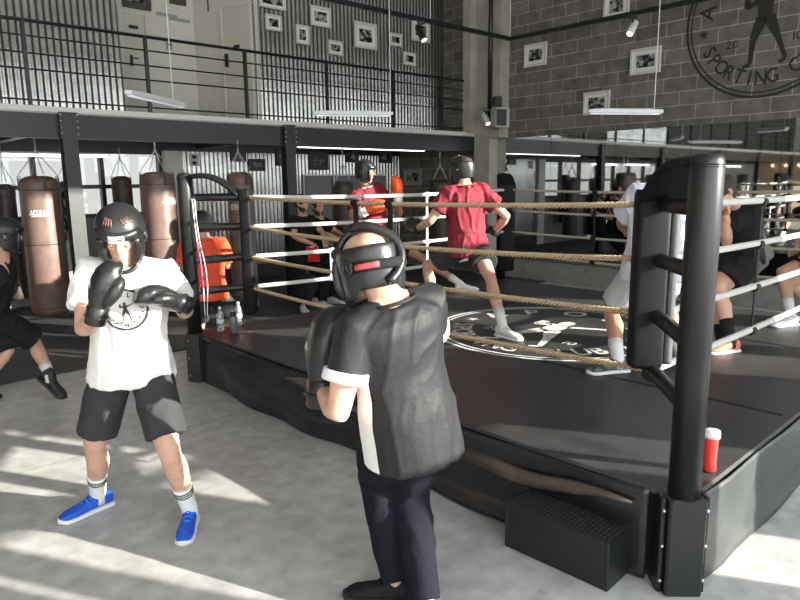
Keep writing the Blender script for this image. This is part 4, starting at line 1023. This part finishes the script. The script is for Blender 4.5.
tube_lamp(rt(a0.x, 1.5, (a0.z+a1.z)/2), rt(a1.x, 1.5, (a0.z+a1.z)/2), 'tube light low behind the nearest left bag')
for i, s_ in enumerate((-9.6, -12.0, -14.4, -16.8)): tube_lamp(rt(s_, 1.5, 2.15), rt(s_+1.5, 1.5, 2.15), 'tube light further left under the deck, seen only in the mirror')
def pendant(P, Q, lab, wires):
    c = (P+Q)/2; r = empty('pendant_light', c); tag(r, lab, 'light', 'white bar lamps hanging on thin wires')
    d = (Q-P).normalized(); sd = d.cross(Z).normalized(); up_ = sd.cross(d)
    mb = MB(); mb.bbox(c, ((Q-P).length, .07, .06), .012, (d, sd, up_)); mb.build('bar', lamp_off, r)
    mb = MB(); mb.bbox(c-up_*.031, ((Q-P).length-.06, .045, .012), .003, (d, sd, up_)); mb.build('diffuser', mat('lamp_diffuser', (.8, .84, .9), .5, emit=.5), r)
    mb = MB()
    for w in wires:
        e = P+(Q-P)*w; mb.tube([e+up_*.02, V((e.x, e.y, HR))], .005, 6)
    mb.build('wire', lamp_off, r)
P, Q = D(127, 92, 6.3), D(184, 105, 7.6); z_ = (P.z+Q.z)/2; pendant(P, Q, 'white hanging bar lamp pointing away over the left side of the deck', (.78,))
P, Q = D(313, 113, 8.4), D(393, 113.5, 8.5); pendant(P, Q, 'white hanging bar lamp in front of the balcony rail, middle of the three', (.97,))
P, Q = D(588, 111, 8.0), D(663, 111.5, 7.9); pendant(P, Q, 'white hanging bar lamp in front of the block wall', (.88,))
# track with spotlights
tk = WS(510, 39, -.55); tz = tk.z
r = rempty('light_track', tk.x, tk.y, tz); tag(r, 'black L shaped lighting track hung near the top of the walls', 'light track')
mb = MB(); e1 = rt(tk.x-7, tk.y, tz); e2 = rt(tk.x, tk.y-8, tz); cc = rt(tk.x, tk.y, tz)
mb.box((e1+cc)/2, (7, .05, .06), (B, A, Z)); mb.build('rail', steel_blk, r); mb = MB(); mb.box((e2+cc)/2, (8.05, .05, .06), (A, B, Z)); mb.build('rail', steel_blk, r)
mb = MB()
for q in (cc, (e1+cc)/2+B*1.6, e1, (cc+e2)/2): mb.tube([q, V((q.x, q.y, HR))], .006, 6)
mb.build('hanger', lamp_off, r)
def spot(P, d, m, lab):
    r = empty('spotlight', P); tag(r, lab, 'spotlight', 'spotlights on the track'); d = d.normalized()
    mb = MB(); mb.bbox(P-Z*.045, (.12, .05, .05), .006); mb.build('adapter', steel_blk, r)
    c = P-Z*.2; mb = MB(); mb.tube([P-Z*.06, P-Z*.14, c], .012, 8); mb.build('arm', steel_blk, r, True)
    mb = MB(); mb.tube([c-d*.12, c-d*.11, c+d*.1, c+d*.11], [.035, .05, .055, .05], 16); bd = mb.build('head', m, r, True)
    mb = MB(); mb.tube([c+d*.108, c+d*.114], [.045, .045], 16); mb.build('lens', mat('spot_lens', (1, .97, .9), .3, emit=1.5), bd)
x_ = WT(421, 20, tk.y); spot(rt(x_.x, tk.y, tz), V((.35, -.3, -.75)), steel_blk, 'black spotlight hanging in front of the corrugated wall')
y_ = WS(633, 17, tk.x); spot(rt(tk.x, y_.y, tz), V((-.35, -.3, -.6)), lamp_off, 'silver spotlight hanging in front of the block wall')
p = WT(486, 122, -.5); spot(ROOM @ V((p.x, -.5, p.z+.25)), V((.25, -.5, -.75)), lamp_off, 'small white spotlight on the corner of the mezzanine beam')
mb = MB(); 
# speaker on column
p = WS(500, 118, -.5); pw = ROOM @ V((-.5, p.y, p.z)); r = empty('wall_speaker', pw, TH); tag(r, 'dark loudspeaker with pale side fixed to the concrete column', 'speaker')
axx = (V((.93, .37, 0)), V((-.37, .93, 0)), Z)
mb = MB(); mb.bbox(pw, (.28, .2, .34), .015, axx); mb.build('cabinet', mat('pale_cabinet', (.4, .4, .39), .6), r)
mb = MB(); mb.bbox(pw+axx[1]*-.104-axx[0]*.03, (.20, .012, .28), .004, axx); mb.build('grille', steel_blk, r)
mb = MB(); mb.bbox(pw+Z*.28-axx[0]*.06, (.14, .12, .16), .01, axx); mb.tube([pw+Z*.17, pw+Z*.22], .02, 8); mb.build('bracket_box', steel_blk, r)
p = WT(471, 34, UT-.4); r = empty('fire_alarm', ROOM @ V((-.03, p.y, p.z)), TH); r.location = rt(-.03, .35, p.z); tag(r, 'small red alarm box high on the wall beside the column', 'fire alarm')
mb = MB(); mb.bbox(rt(-.03, .35, p.z), (.05, .11, .13), .008, (B, A, Z)); mb.build('case', mat('alarm_red', (.4, .05, .03), .5), r); mb = MB(); mb.bbox(rt(-.058, .35, p.z), (.008, .05, .05), .002, (B, A, Z)); mb.build('button', white_m, r)
# string of warm bulbs on the far left wall (seen in the mirror)
r = rempty('string_lights', SL+.1, 0, 2.3); tag(r, 'string of small warm bulbs along the tan wall reflected in the mirror', 'string lights')
mb = MB(); mb.tube([rt(SL+.1, -7+.5*i, 2.3-.06*(i % 2)) for i in range(19)], .006, 6); mb.build('cable', steel_blk, r)
for i in range(18):
    mb = MB(); mb.ball(rt(SL+.1, -6.75+.5*i, 2.22), .035, n=8); mb.build('bulb', mat('bulb_glow', (1, .75, .45), .4, emit=14), r, True)
# ------------------------------------------------------------------ boxing ring
RT = .7564; ra = V((-math.sin(RT), math.cos(RT), 0)); rbv = V((math.cos(RT), math.sin(RT), 0)); RN = V((1.185, 2.511, 0)); RS = 4.413; RH = CZ
def R(a_, b_, z=0): return RN+ra*a_+rbv*b_+Z*z
ring = empty('boxing_ring', R(RS/2, RS/2), RT); tag(ring, 'raised boxing ring with black canvas, tan and white ropes and black corner posts', 'boxing ring')
axr = (ra, rbv, Z)
mb = MB(); mb.bbox(R(RS/2, RS/2, RH/2-.01), (RS-.04, RS-.04, RH-.03), .01, axr); mb.build('platform', steel_blk, ring)
# canvas with a rounded lip
mb = MB(); n = 60
def lipz(a_, b_): return 0.0
mb.bbox(R(RS/2, RS/2, RH-.012), (RS+.02, RS+.02, .028), .012, axr); cvs = mb.build('canvas', canvasm, ring)
# canvas seams
mb = MB()
for q in (1.35, 3.05): mb.box(R(RS/2, q, RH+.0025), (RS-.1, .035, .002), axr)
mb.build('canvas_seam', black_vinyl, cvs)
lg2 = club_logo(1.5)
lc = G(550, 330, RH); LR = 1.02
lg2.place('canvas_logo', lambda x, y: V((lc.x, lc.y, RH+.005))-(-(ra*-1))*0+(rbv*y-ra*x)*LR, logo_w, cvs)
# skirts: hanging vinyl with folds
def skirt(P, d, L, out, seed, m, amp=.03, top=RH-.004, split=None):
    vs = []; fs = []; nx, nz = 120, 14
    for i in range(nx+1):
        for j in range(nz+1):
            x = L*i/nx; q = j/nz; z = top*(1-q)+.012*q
            w = noise.noise(V((x*2.2+seed, q*1.3, seed)))*amp*(.3+q)+noise.noise(V((x*.7+q*1.6+seed, q*2.0, 3.3)))*amp*1.4*q + math.sin(x*1.7+q*3+seed)*amp*.3*q
            env = min(1, x/.25, (L-x)/.25)
            vs.append(P+d*x+out*(.014+(max(0, w+amp*.5))*max(0, env))+Z*z)
    for i in range(nx):
        for j in range(nz): k = i*(nz+1)+j; fs.append((k, k+1, k+nz+2, k+nz+1))
    mb = MB(); mb.add(vs, fs); me = mb.mesh(); fixn(me); me = modmesh(me, ('SOLIDIFY', dict(thickness=.006)))
    return link('skirt', me, m, ring, True)
skirt(R(.16, 0), ra, RS-.32, -rbv, 1.3, mat('gloss_black_vinyl', (.012, .012, .013), .27, bump=.15, bscale=9), .06)
gv = mat('daylit_skirt_vinyl', (.045, .05, .047), .35, var=.2, vscale=4, bump=.15, bscale=6)  # paler than the other skirts: daylight on this side put into the colour
skirt(R(0, .10), rbv, RS-.3, -ra, 4.1, gv, .02)['label'] = 'vinyl skirt coloured greyish for the daylight falling on its side'
skirt(R(RS, .15), rbv, RS-.3, ra, 7.1, black_vinyl, .03); skirt(R(.15, RS), ra, RS-.3, rbv, 9.1, black_vinyl, .03)
# rolled apron that sags on the near left side
mb = MB(); pts = []; rad = []
for i in range(40):
    t = i/39; x = .22+t*2.7; sag = .055*math.sin(PI*min(1, t*1.15)) ; pts.append(R(x, -.045-.02*math.sin(t*9), RH-.075-sag*1.4+.012*math.sin(t*23))); rad.append((.030+.018*noise.noise(V((t*5, 1, 2))))*min(1, .2+t*8, .2+(1-t)*5))
mb.tube(pts, rad, 12, flat=(Z, 1.35)); mb.build('rolled_apron', mat('brown_lit_vinyl', (.07, .052, .042), .28, bump=.3, bscale=14, var=.5, vscale=5), ring, True)  # brown tone paints the brownish reflections on black vinyl
mb = MB()
for k, (x, z) in enumerate(((.35, -.10), (.30, -.16))): pass
# posts
def post(a_, b_, oa, ob):
    c = R(a_, b_) if (a_, b_) != (0, 0) else R(.035, .035); po = MB(); po.tube([c+Z*(RH-.05), c+Z*1.80, c+Z*1.825, c+Z*1.84], [.064, .064, .060, .045], 28)
    p = po.build('corner_post', steel_blk, ring, True)
    mb = MB(); mb.torus(c+Z*1.80, .0645, .003, Z, 28, 6); mb.torus(c+Z*1.79, .0645, .002, Z, 28, 6); mb.build('post_cap_ring', black_vinyl, p, True)
    d = (V((oa, ob, 0))); o = (ra*oa+rbv*ob).normalized(); s_ = Z.cross(o)
    mb = MB(); mb.bbox(c+Z*(RH/2)-o*.018, (.155, .165, RH+.005), .008, (s_, o, Z)); b_x = mb.build('post_base', steel_blk, ring)
    for q in (-1, 1):
        mb = MB(); mb.bbox(c+Z*(RH/2)-o*.02+s_*(q*.09), (.02, .10, RH), .004, (s_, o, Z)); mb.build('base_flange', steel_blk, b_x)
        for z in (.06, .22, .38):
            mb = MB(); mb.ball(c+o*.033+s_*(q*.09)+Z*z, .009, n=8); mb.build('bolt', steel, b_x, True)
    return c
pad_m = mat('pad_vinyl', (.008, .008, .009), .55, spec=.15, bump=.1, bscale=12)
corners = [((0, 0), (-1, -1)), ((RS, 0), (1, -1)), ((RS, RS), (1, 1)), ((0, RS), (-1, 1))]
INS = .358; RHS = (1.632, 1.3785, 1.1158, .845)
tan_r = rope_mat('tan_rope', (.42, .29, .165), (.56, .42, .27)); white_r = rope_mat('white_rope_cover', (.46, .45, .42), (.56, .55, .52)); grey_r = rope_mat('grey_tan_rope', (.33, .29, .23), (.45, .41, .35))
for (a_, b_), (oa, ob) in corners:
    c = post(a_, b_, oa, ob); ic = R(a_-oa*INS, b_-ob*INS); o = (ra*oa+rbv*ob).normalized(); s_ = Z.cross(o)
    # pad
    mb = MB(); pb = .86 if (a_, b_) == (0, 0) else .62
    near = (a_, b_) == (0, 0); pc = ic-o*.02-s_*(.03 if near else 0); mb.loft([(pc+Z*z, s_*((.076 if near else .095)*q), o*(.05*q), .3) for z, q in ((pb, .9), (pb+.02, 1), (1.0, 1), (1.4, 1), (1.68, 1), (1.70, .9))], 24)
    pd = mb.build('corner_pad', pad_m, ring, True, fn=folds(.003, 6))
    mb = MB(); mb.loft([(pc+s_*.098+Z*z, s_*.022, o*.047, .5) for z in (pb+.02, pb+.04, 1.2, 1.6, 1.62)], 12); (a_, b_) == (0, 0) and mb.build('pad_lit_side', mat('lit_pad_vinyl', (.09, .09, .09), .3, bump=.2, bscale=15), pd, True)  # grey strip puts the pad's lit side into the colour
    # flap that rises from the pad to the post
    m2 = MB(); nn = 8; vs = []
    for i in range(nn+1):
        t = i/nn; p = (ic+o*.02)*(1-t)+(c-o*.04)*t; z = 1.655+.16*t+.07*math.sin(PI*t); hw = .125*(1-t)+.085*t
        for j in range(5): q = (j-2)/2; vs.append(p+s_*(hw*q)+Z*(z-.02*q*q))
    m2.add(vs, [(i*5+j, i*5+j+1, i*5+6+j, i*5+5+j) for i in range(nn) for j in range(4)])
    me = m2.mesh(); fixn(me); me = modmesh(me, ('SOLIDIFY', dict(thickness=.035, offset=0)), ('SUBSURF', dict(levels=1, render_levels=1))); link('pad_flap', me, pad_m, pd, True)
    for h in RHS:
        mb = MB(); p0 = ic+Z*h+o*.03; dd = (c-o*.07+Z*h-p0)
        lo = .03 if h < 1.3 else 0
        mb.tube([p0, p0+dd*.04, p0+dd*.93-Z*lo, p0+dd*.97-Z*lo], [.028, .034, .034, .028], 16)
        tb = mb.build('turnbuckle_cover', black_leather, ring, True)
        mb = MB(); mb.torus(p0+dd*.975-Z*lo, .022, .006, dd); mb.tube([p0+dd*.9-Z*lo, p0+dd*1.1-Z*lo], .010, 8); mb.build('eye_bolt', steel, tb, True)
        mb = MB()
        for k in range(3): mb.torus(ic+Z*(h+(k-1)*.012)-o*.0, .034, .010, (o+s_*(.5*(k-1))+Z*.2), 14, 6)
        mb.build('rope_tie', black_vinyl, tb, True)
# ropes
def twisted(P, Q, r_, m, sag, pitch=.075, strands=3, step=.009):
    L = (Q-P).length; n_ = int(L/step); d = (Q-P).normalized(); sd = d.cross(Z).normalized(); up_ = sd.cross(d); mb = MB(); K = 5
    rr = r_*.56; R_ = r_*.5
    for s_ in range(strands):
        vs = []; fs = []
        for i in range(n_+1):
            t = i/n_; c = P+(Q-P)*t-Z*(sag*4*t*(1-t)); a_ = 2*PI*(t*L/pitch+s_/strands); cc = c+(sd*math.cos(a_)+up_*math.sin(a_))*R_
            for k in range(K): b_ = 2*PI*k/K+a_; vs.append(cc+(sd*math.cos(b_)+up_*math.sin(b_))*rr)
        for i in range(n_):
            for k in range(K): k2 = (k+1) % K; fs.append((i*K+k, i*K+k2, i*K+K+k2, i*K+K+k))
        mb.add(vs, fs)
    me = mb.mesh(); fixn(me); return link('rope', me, m, ring, True)
def plain(P, Q, r_, m, sag):
    mb = MB(); mb.tube([P+(Q-P)*(i/16)-Z*(sag*4*(i/16)*(1-i/16)) for i in range(17)], r_, 12); return mb.build('rope', m, ring, True)
IC = [R(INS, INS), R(RS-INS, INS), R(RS-INS, RS-INS), R(INS, RS-INS)]
for h, sg in zip(RHS, (.03, .05, .03, .04)):
    twisted(IC[0]+Z*h, IC[1]+Z*h, .0165, tan_r, sg)['label'] = 'tan twisted rope on the near left side'
    plain(IC[1]+Z*h, IC[2]+Z*h, .019, white_r, .03)['label'] = 'white covered rope on the far left side'
    plain(IC[2]+Z*h, IC[3]+Z*h, .014, grey_r, .03)
    plain(IC[3]+Z*h, IC[0]+Z*h, .019, white_r, .02)['label'] = 'white covered rope on the right side'
def spacer(i, j, t, m, hs=RHS, w=.028):
    P = IC[i]*(1-t)+IC[j]*t; d = (IC[j]-IC[i]).normalized(); sd = d.cross(Z); mb = MB()
    zs = [h-.03*4*t*(1-t) for h in hs]
    mb.box(P+Z*((zs[0]+zs[-1])/2), (w, .006, zs[0]-zs[-1]), (d, sd, Z))
    for z in zs: mb.tube([P-d*.03+Z*z, P+d*.03+Z*z], .026, 12)
    mb.build('rope_spacer', m, ring)
spacer(3, 0, .64, black_vinyl); spacer(3, 0, .30, black_vinyl)
spacer(1, 2, .612, white_m); spacer(1, 2, .25, white_m, RHS[2:])
spacer(2, 3, .33, black_vinyl); spacer(2, 3, .66, black_vinyl)
spacer(0, 1, .496, black_vinyl, RHS[:2], .05); spacer(0, 1, .592, black_vinyl, RHS[:2], .05)
# loose ribbons tied to the far left post
lp = R(RS, 0)
mb = MB()
for k, (dx, m_) in enumerate(((.07, 0), (.09, .02))): mb.tube([lp+V((dx, -.05, 1.62)), lp+V((dx+.02, -.06, 1.3)), lp+V((dx+.045+m_, -.05, .95)), lp+V((dx+.05, -.06, .6))], .004, 6, sub=4)
mb.build('loose_cord', white_m, ring, True)
mb = MB(); mb.tube([lp+V((.10, -.06, 1.25)), lp+V((.115, -.06, 1.05)), lp+V((.12, -.055, .85))], .005, 6, sub=4); mb.build('loose_ribbon', mat('pink_ribbon', (.75, .1, .3), .6), ring, True)
# red edge panel in the far left corner of the platform
mb = MB(); mb.box(R(RS-.20, .22, RH+.004), (.32, .30, .003), axr); mb.build('corner_patch', mat('dark_red_vinyl', (.09, .02, .02), .5), cvs)

# ------------------------------------------------------------------ step
sA, sB_, = G(510, 542), G(612, 588); sd = (sB_-sA); Ls = sd.length; sx_ = sd.normalized(); sy_ = Z.cross(sx_); 
bc = (sA+sB_)/2+sy_*.068
st = empty('step_box', bc); tag(st, 'black step box with perforated tread beside the near corner of the ring', 'step')
mb = MB(); H_ = .225; axs = (sx_, sy_, Z)
for q in (-1, 1): mb.bbox(bc+sx_*(q*(Ls/2-.008))+Z*(H_/2), (.016, .23, H_), .003, axs)
mb.bbox(bc-sy_*.107+Z*(H_/2), (Ls-.03, .014, H_-.002), .003, axs); mb.bbox(bc+sy_*.107+Z*(H_/2), (Ls-.03, .014, H_-.002), .003, axs); mb.build('side_panels', steel_blk, st)
mb = MB(); mb.bbox(bc+Z*(H_-.004), (Ls, .23, .012), .003, axs); tr_ = mb.build('tread', steel_blk, st)
mb = MB()
for i in range(24):
    for j in range(9):
        mb.torus(bc+sx_*((i-11.5)*Ls/24.6)+sy_*((j-4)*.024)+Z*(H_+.002), .0075, .0022, Z, 8, 4)
mb.build('tread_studs', mat('worn_black_metal', (.05, .05, .05), .3, metal=.6), tr_, True)

# ------------------------------------------------------------------ bottles on the platform
clear_p = bpy.data.materials.new('clear_plastic'); clear_p.use_nodes = True; q_ = clear_p.node_tree.nodes['Principled BSDF']; q_.inputs['Base Color'].default_value = (.85, .9, .95, 1); q_.inputs['Transmission Weight'].default_value = .85; q_.inputs['Roughness'].default_value = .12
def bottle(P, prof, m, capm, caph, lab, label_m=None, lz=None):
    r = empty('water_bottle', P); tag(r, lab, 'bottle'); mb = MB(); mb.loft([(P+Z*z, V((q, 0, 0)), V((0, q, 0))) for z, q in prof], 20); bo = mb.build('body', m, r, True)
    z, q = prof[-1]; mb = MB(); mb.loft([(P+Z*(z-.005), V((q*1.2, 0, 0)), V((0, q*1.2, 0))), (P+Z*(z+caph*.8), V((q*1.15, 0, 0)), V((0, q*1.15, 0))), (P+Z*(z+caph), V((q*.6, 0, 0)), V((0, q*.6, 0)))], 16); mb.build('cap', capm, r, True)
    if label_m: mb = MB(); mb.loft([(P+Z*z, V((lz[2], 0, 0)), V((0, lz[2], 0))) for z in lz[:2]], 20); mb.build('wrapper', label_m, bo, True)
PET = [(.001, .026), (.006, .032), (.05, .033), (.06, .031), (.12, .033), (.16, .030), (.19, .016), (.205, .012)]
bottle(G(221, 331, RH+.006), PET, clear_p, white_m, .018, 'clear plastic water bottle nearest the far left post', mat('pale_wrapper', (.6, .7, .8), .4), (.07, .11, .0335))
bottle(G(239, 325, RH+.006), PET, clear_p, white_m, .018, 'clear plastic water bottle standing behind the dark flask', mat('pale_wrapper', (.6, .7, .8), .4), (.07, .11, .0335))
bottle(G(234, 333, RH+.006), [(.001, .030), (.005, .034), (.13, .034), (.15, .028), (.16, .024)], mat('grey_smoke_plastic', (.10, .12, .14), .3), steel_blk, .03, 'dark grey flask with black cap between two clear bottles')
bottle(G(709, 470, RH+.006), [(.001, .026), (.005, .030), (.05, .028), (.15, .031), (.165, .031)], mat('red_bottle', (.75, .04, .03), .35), white_m, .03, 'red bottle with white spout standing right of the near post')

# ------------------------------------------------------------------ punching bags
def bag(px, y0, y1, dist, wpx, m, lab, txt=True, dark=False, grp='heavy bags hanging below the mezzanine', ttop=None, yaw=0, name='punching_bag', P=None, topz=None, botz=None, r_=None):
    if P is None:
        top, bot = D(px, y0, dist), D(px, y1, dist); r_ = wpx/2/FL*dist*1.0; P = V((top.x, top.y, 0)); topz, botz = top.z, max(.09, bot.z)
    H_ = topz-botz
    r = empty(name, V((P.x, P.y, botz))); tag(r, lab, 'punching bag', grp)
    mb = MB(); zz = [(0, .55), (.012, .82), (.04, .96), (.08, 1), (H_*.5, 1.0), (H_-.20, .985), (H_-.09, .97), (H_-.04, .88), (H_-.01, .62), (H_, .45)]
    mb.loft([(P+Z*(botz+z), V((r_*q, 0, 0)), V((0, r_*q, 0))) for z, q in zz], 32); bo = mb.build('bag_body', m, r, True)
    for z in (.10, H_*.52, H_-.16): mb = MB(); mb.torus(P+Z*(botz+z), r_*.998, .006, Z, 32, 6); mb.build('seam_band', bag_d, bo, True)
    # straps, rings, chains
    hook = P+Z*(topz+.28); mc = MB()
    for k in range(4):
        a_ = PI/4+k*PI/2; e = V((math.cos(a_), math.sin(a_), 0)); p0 = P+e*(r_*.93)+Z*(topz-.05); s_ = Z.cross(e)
        mb = MB(); mb.box(P+e*(r_*.985)+Z*(topz-.10), (.035, .008, .15), (s_, e, Z)); mb.torus(p0+Z*.035, .016, .004, s_, 12, 5); mb.build('hanging_strap', bag_d, r)
        q0 = p0+Z*.07; n_ = int((hook-q0).length/.026)
        for i in range(n_):
            c = q0+(hook-q0)*((i+.5)/n_); dd = (hook-q0).normalized(); mc.torus(c, .009, .003, s_ if i % 2 else dd.cross(s_), 8, 4, sx=1.7, u=dd)
    n_ = int((DB+.03-hook.z)/.026); 
    for i in range(max(1, n_)): mc.torus(hook+Z*(.02+.026*i), .009, .003, V((1, 0, 0)) if i % 2 else V((0, 1, 0)), 8, 4, sx=1.7, u=Z)
    mc.torus(hook, .02, .005, V((1, 0, 0)), 14, 6)
    mc.build('chain', steel, r, True)
    if txt:
        f = Flat(); f.text('APOLLO', .3, 0, .2, gap=.1); f.seg((-1.0, -.02), (1.0, -.02), .05, .05); f.text('SPORTING CLUB', .13, 0, -.16, gap=.13); f.cut(.2)
        fa = (C0-P); fa = V((fa.x, fa.y, 0)).normalized(); fa = Matrix.Rotation(yaw, 3, 'Z') @ fa; zc = botz+H_*.72
        if ttop: zc = ttop
        def fn(x, y):
            an_ = x*.55; dr = Matrix.Rotation(an_, 3, 'Z') @ fa
            return P+dr*(r_+.003)+Z*(zc+y*.14)
        f.place('lettering', fn, white_mark, bo)
    return r
bag(38, 176, 314, 7.85, 37, bag_m, 'brown leather punching bag nearest on the left, white lettering', ttop=1.42, yaw=-.1)
bag(156.5, 172, 322, 8.8, 34, bag_m, 'brown leather punching bag just behind the boxer in white', ttop=1.52, yaw=.75)
bag(239, 172, 304, 9.15, 26, bag_m, 'brown leather punching bag behind the far left ring corner', ttop=1.42, yaw=-.35)
bag(67, 181, 262, 9.9, 22, bag_d, 'dark punching bag behind the steel column, before the windows', txt=False)
bag(121, 176, 262, 10.2, 19, mat('dark_brown_bag', (.06, .035, .03), .5), 'small dark brown punching bag seen above the white boxer headgear', txt=False)
bag(4, 184, 300, 9.2, 18, bag_d, 'dark punching bag cut by the left edge of the picture', txt=False)
bag(440, 180, 262, 12.2, 20, bag_d, 'short black punching bag hung by four chains behind the ring', txt=False)
bag(343, 181, 262, 10.6, 20, bag_d, 'black punching bag behind the crimson boxer facing right', txt=False)
for i, s_ in enumerate((-9.3, -10.4, -11.6, -12.9, -14.3)):
    p = room(s_, .9 if i % 2 else .5); bag(0, 0, 0, 0, 0, bag_m if i % 2 else bag_d, 'punching bag further left under the deck, seen only in the mirror', txt=False, P=V((p.x, p.y, 0)), topz=1.85, botz=.25, r_=.18)
# tan wooden ladder frame on the left wall (seen at the right of the mirror)
r = rempty('wall_bars', SL+.15, -2.5, 0); tag(r, 'pale wooden wall bars reflected at the right edge of the mirror', 'wall bars')
wd = mat('pale_wood', (.55, .42, .28), .6, var=.15, stretch=(1, 1, 8))
for q in (-.5, .5): mb = MB(); mb.box(ROOM @ V((SL+.15, -2.5+q, 1.5)), (.08, .06, 3.0), (B, A, Z)); mb.build('upright', wd, r)
for i in range(9): mb = MB(); mb.tube([rt(SL+.15, -3.0, .35+.3*i), rt(SL+.15, -2.0, .35+.3*i)], .02, 8); mb.build('rung', wd, r, True)

# club logo painted on the block wall
wc = WS(766, 15, 0); e1 = WS(689, 30, 0); e2 = WS(750, 97, 0); Rw = (e2-wc).length; Rw = max(Rw, .9)
lg3 = club_logo(1.5)
wr_ = bpy.data.objects['wall_right']
def wfn(x, y): return ROOM @ V((-.004, wc.y-x*Rw, wc.z+y*Rw))
lg3.place('wall_logo', wfn, logo_b, wr_)
gp = copy_tree(P7); gp.location = room(-8.2, 1.2); gp.rotation_euler.z = 2.2
gp['label'] = 'man in black standing further left under the deck, seen only in the mirror'

# ------------------------------------------------------------------ light
sl_ = bpy.data.lights.new('sun', 'SUN'); sl_.energy = 22; sl_.angle = math.radians(.55); sl_.color = (1, .93, .84)
so_ = bpy.data.objects.new('sun', sl_); COL.objects.link(so_); dv = V((-.9549*math.cos(EL), .2969*math.cos(EL), -math.sin(EL))); dv = V((-.95*math.cos(EL), .31*math.cos(EL), -math.sin(EL)))
so_.rotation_euler = dv.to_track_quat('-Z', 'Y').to_euler()
w = bpy.data.worlds.new('sky'); S.world = w; w.use_nodes = True; bg = w.node_tree.nodes['Background']; 
tcw = w.node_tree.nodes.new('ShaderNodeTexCoord'); sxw = w.node_tree.nodes.new('ShaderNodeSeparateXYZ'); crw = w.node_tree.nodes.new('ShaderNodeValToRGB')
w.node_tree.links.new(tcw.outputs['Generated'], sxw.inputs[0]); w.node_tree.links.new(sxw.outputs[2], crw.inputs[0]); w.node_tree.links.new(crw.outputs[0], bg.inputs[0])
crw.color_ramp.elements[0].position = .0; crw.color_ramp.elements[0].color = (.82, .80, .77, 1); crw.color_ramp.elements[1].position = .6; crw.color_ramp.elements[1].color = (.80, .86, .92, 1)
bg.inputs[1].default_value = 6.6
S.view_settings.view_transform = 'Standard'; S.view_settings.look = 'None'; S.view_settings.exposure = 0.0; S.view_settings.gamma = 1; S.view_settings.use_curve_mapping = False
try:
    S.cycles.max_bounces = 8; S.cycles.diffuse_bounces = 4; S.cycles.glossy_bounces = 4; S.cycles.transparent_max_bounces = 12; S.cycles.sample_clamp_indirect = 6
except Exception: pass
bpy.context.view_layer.update()
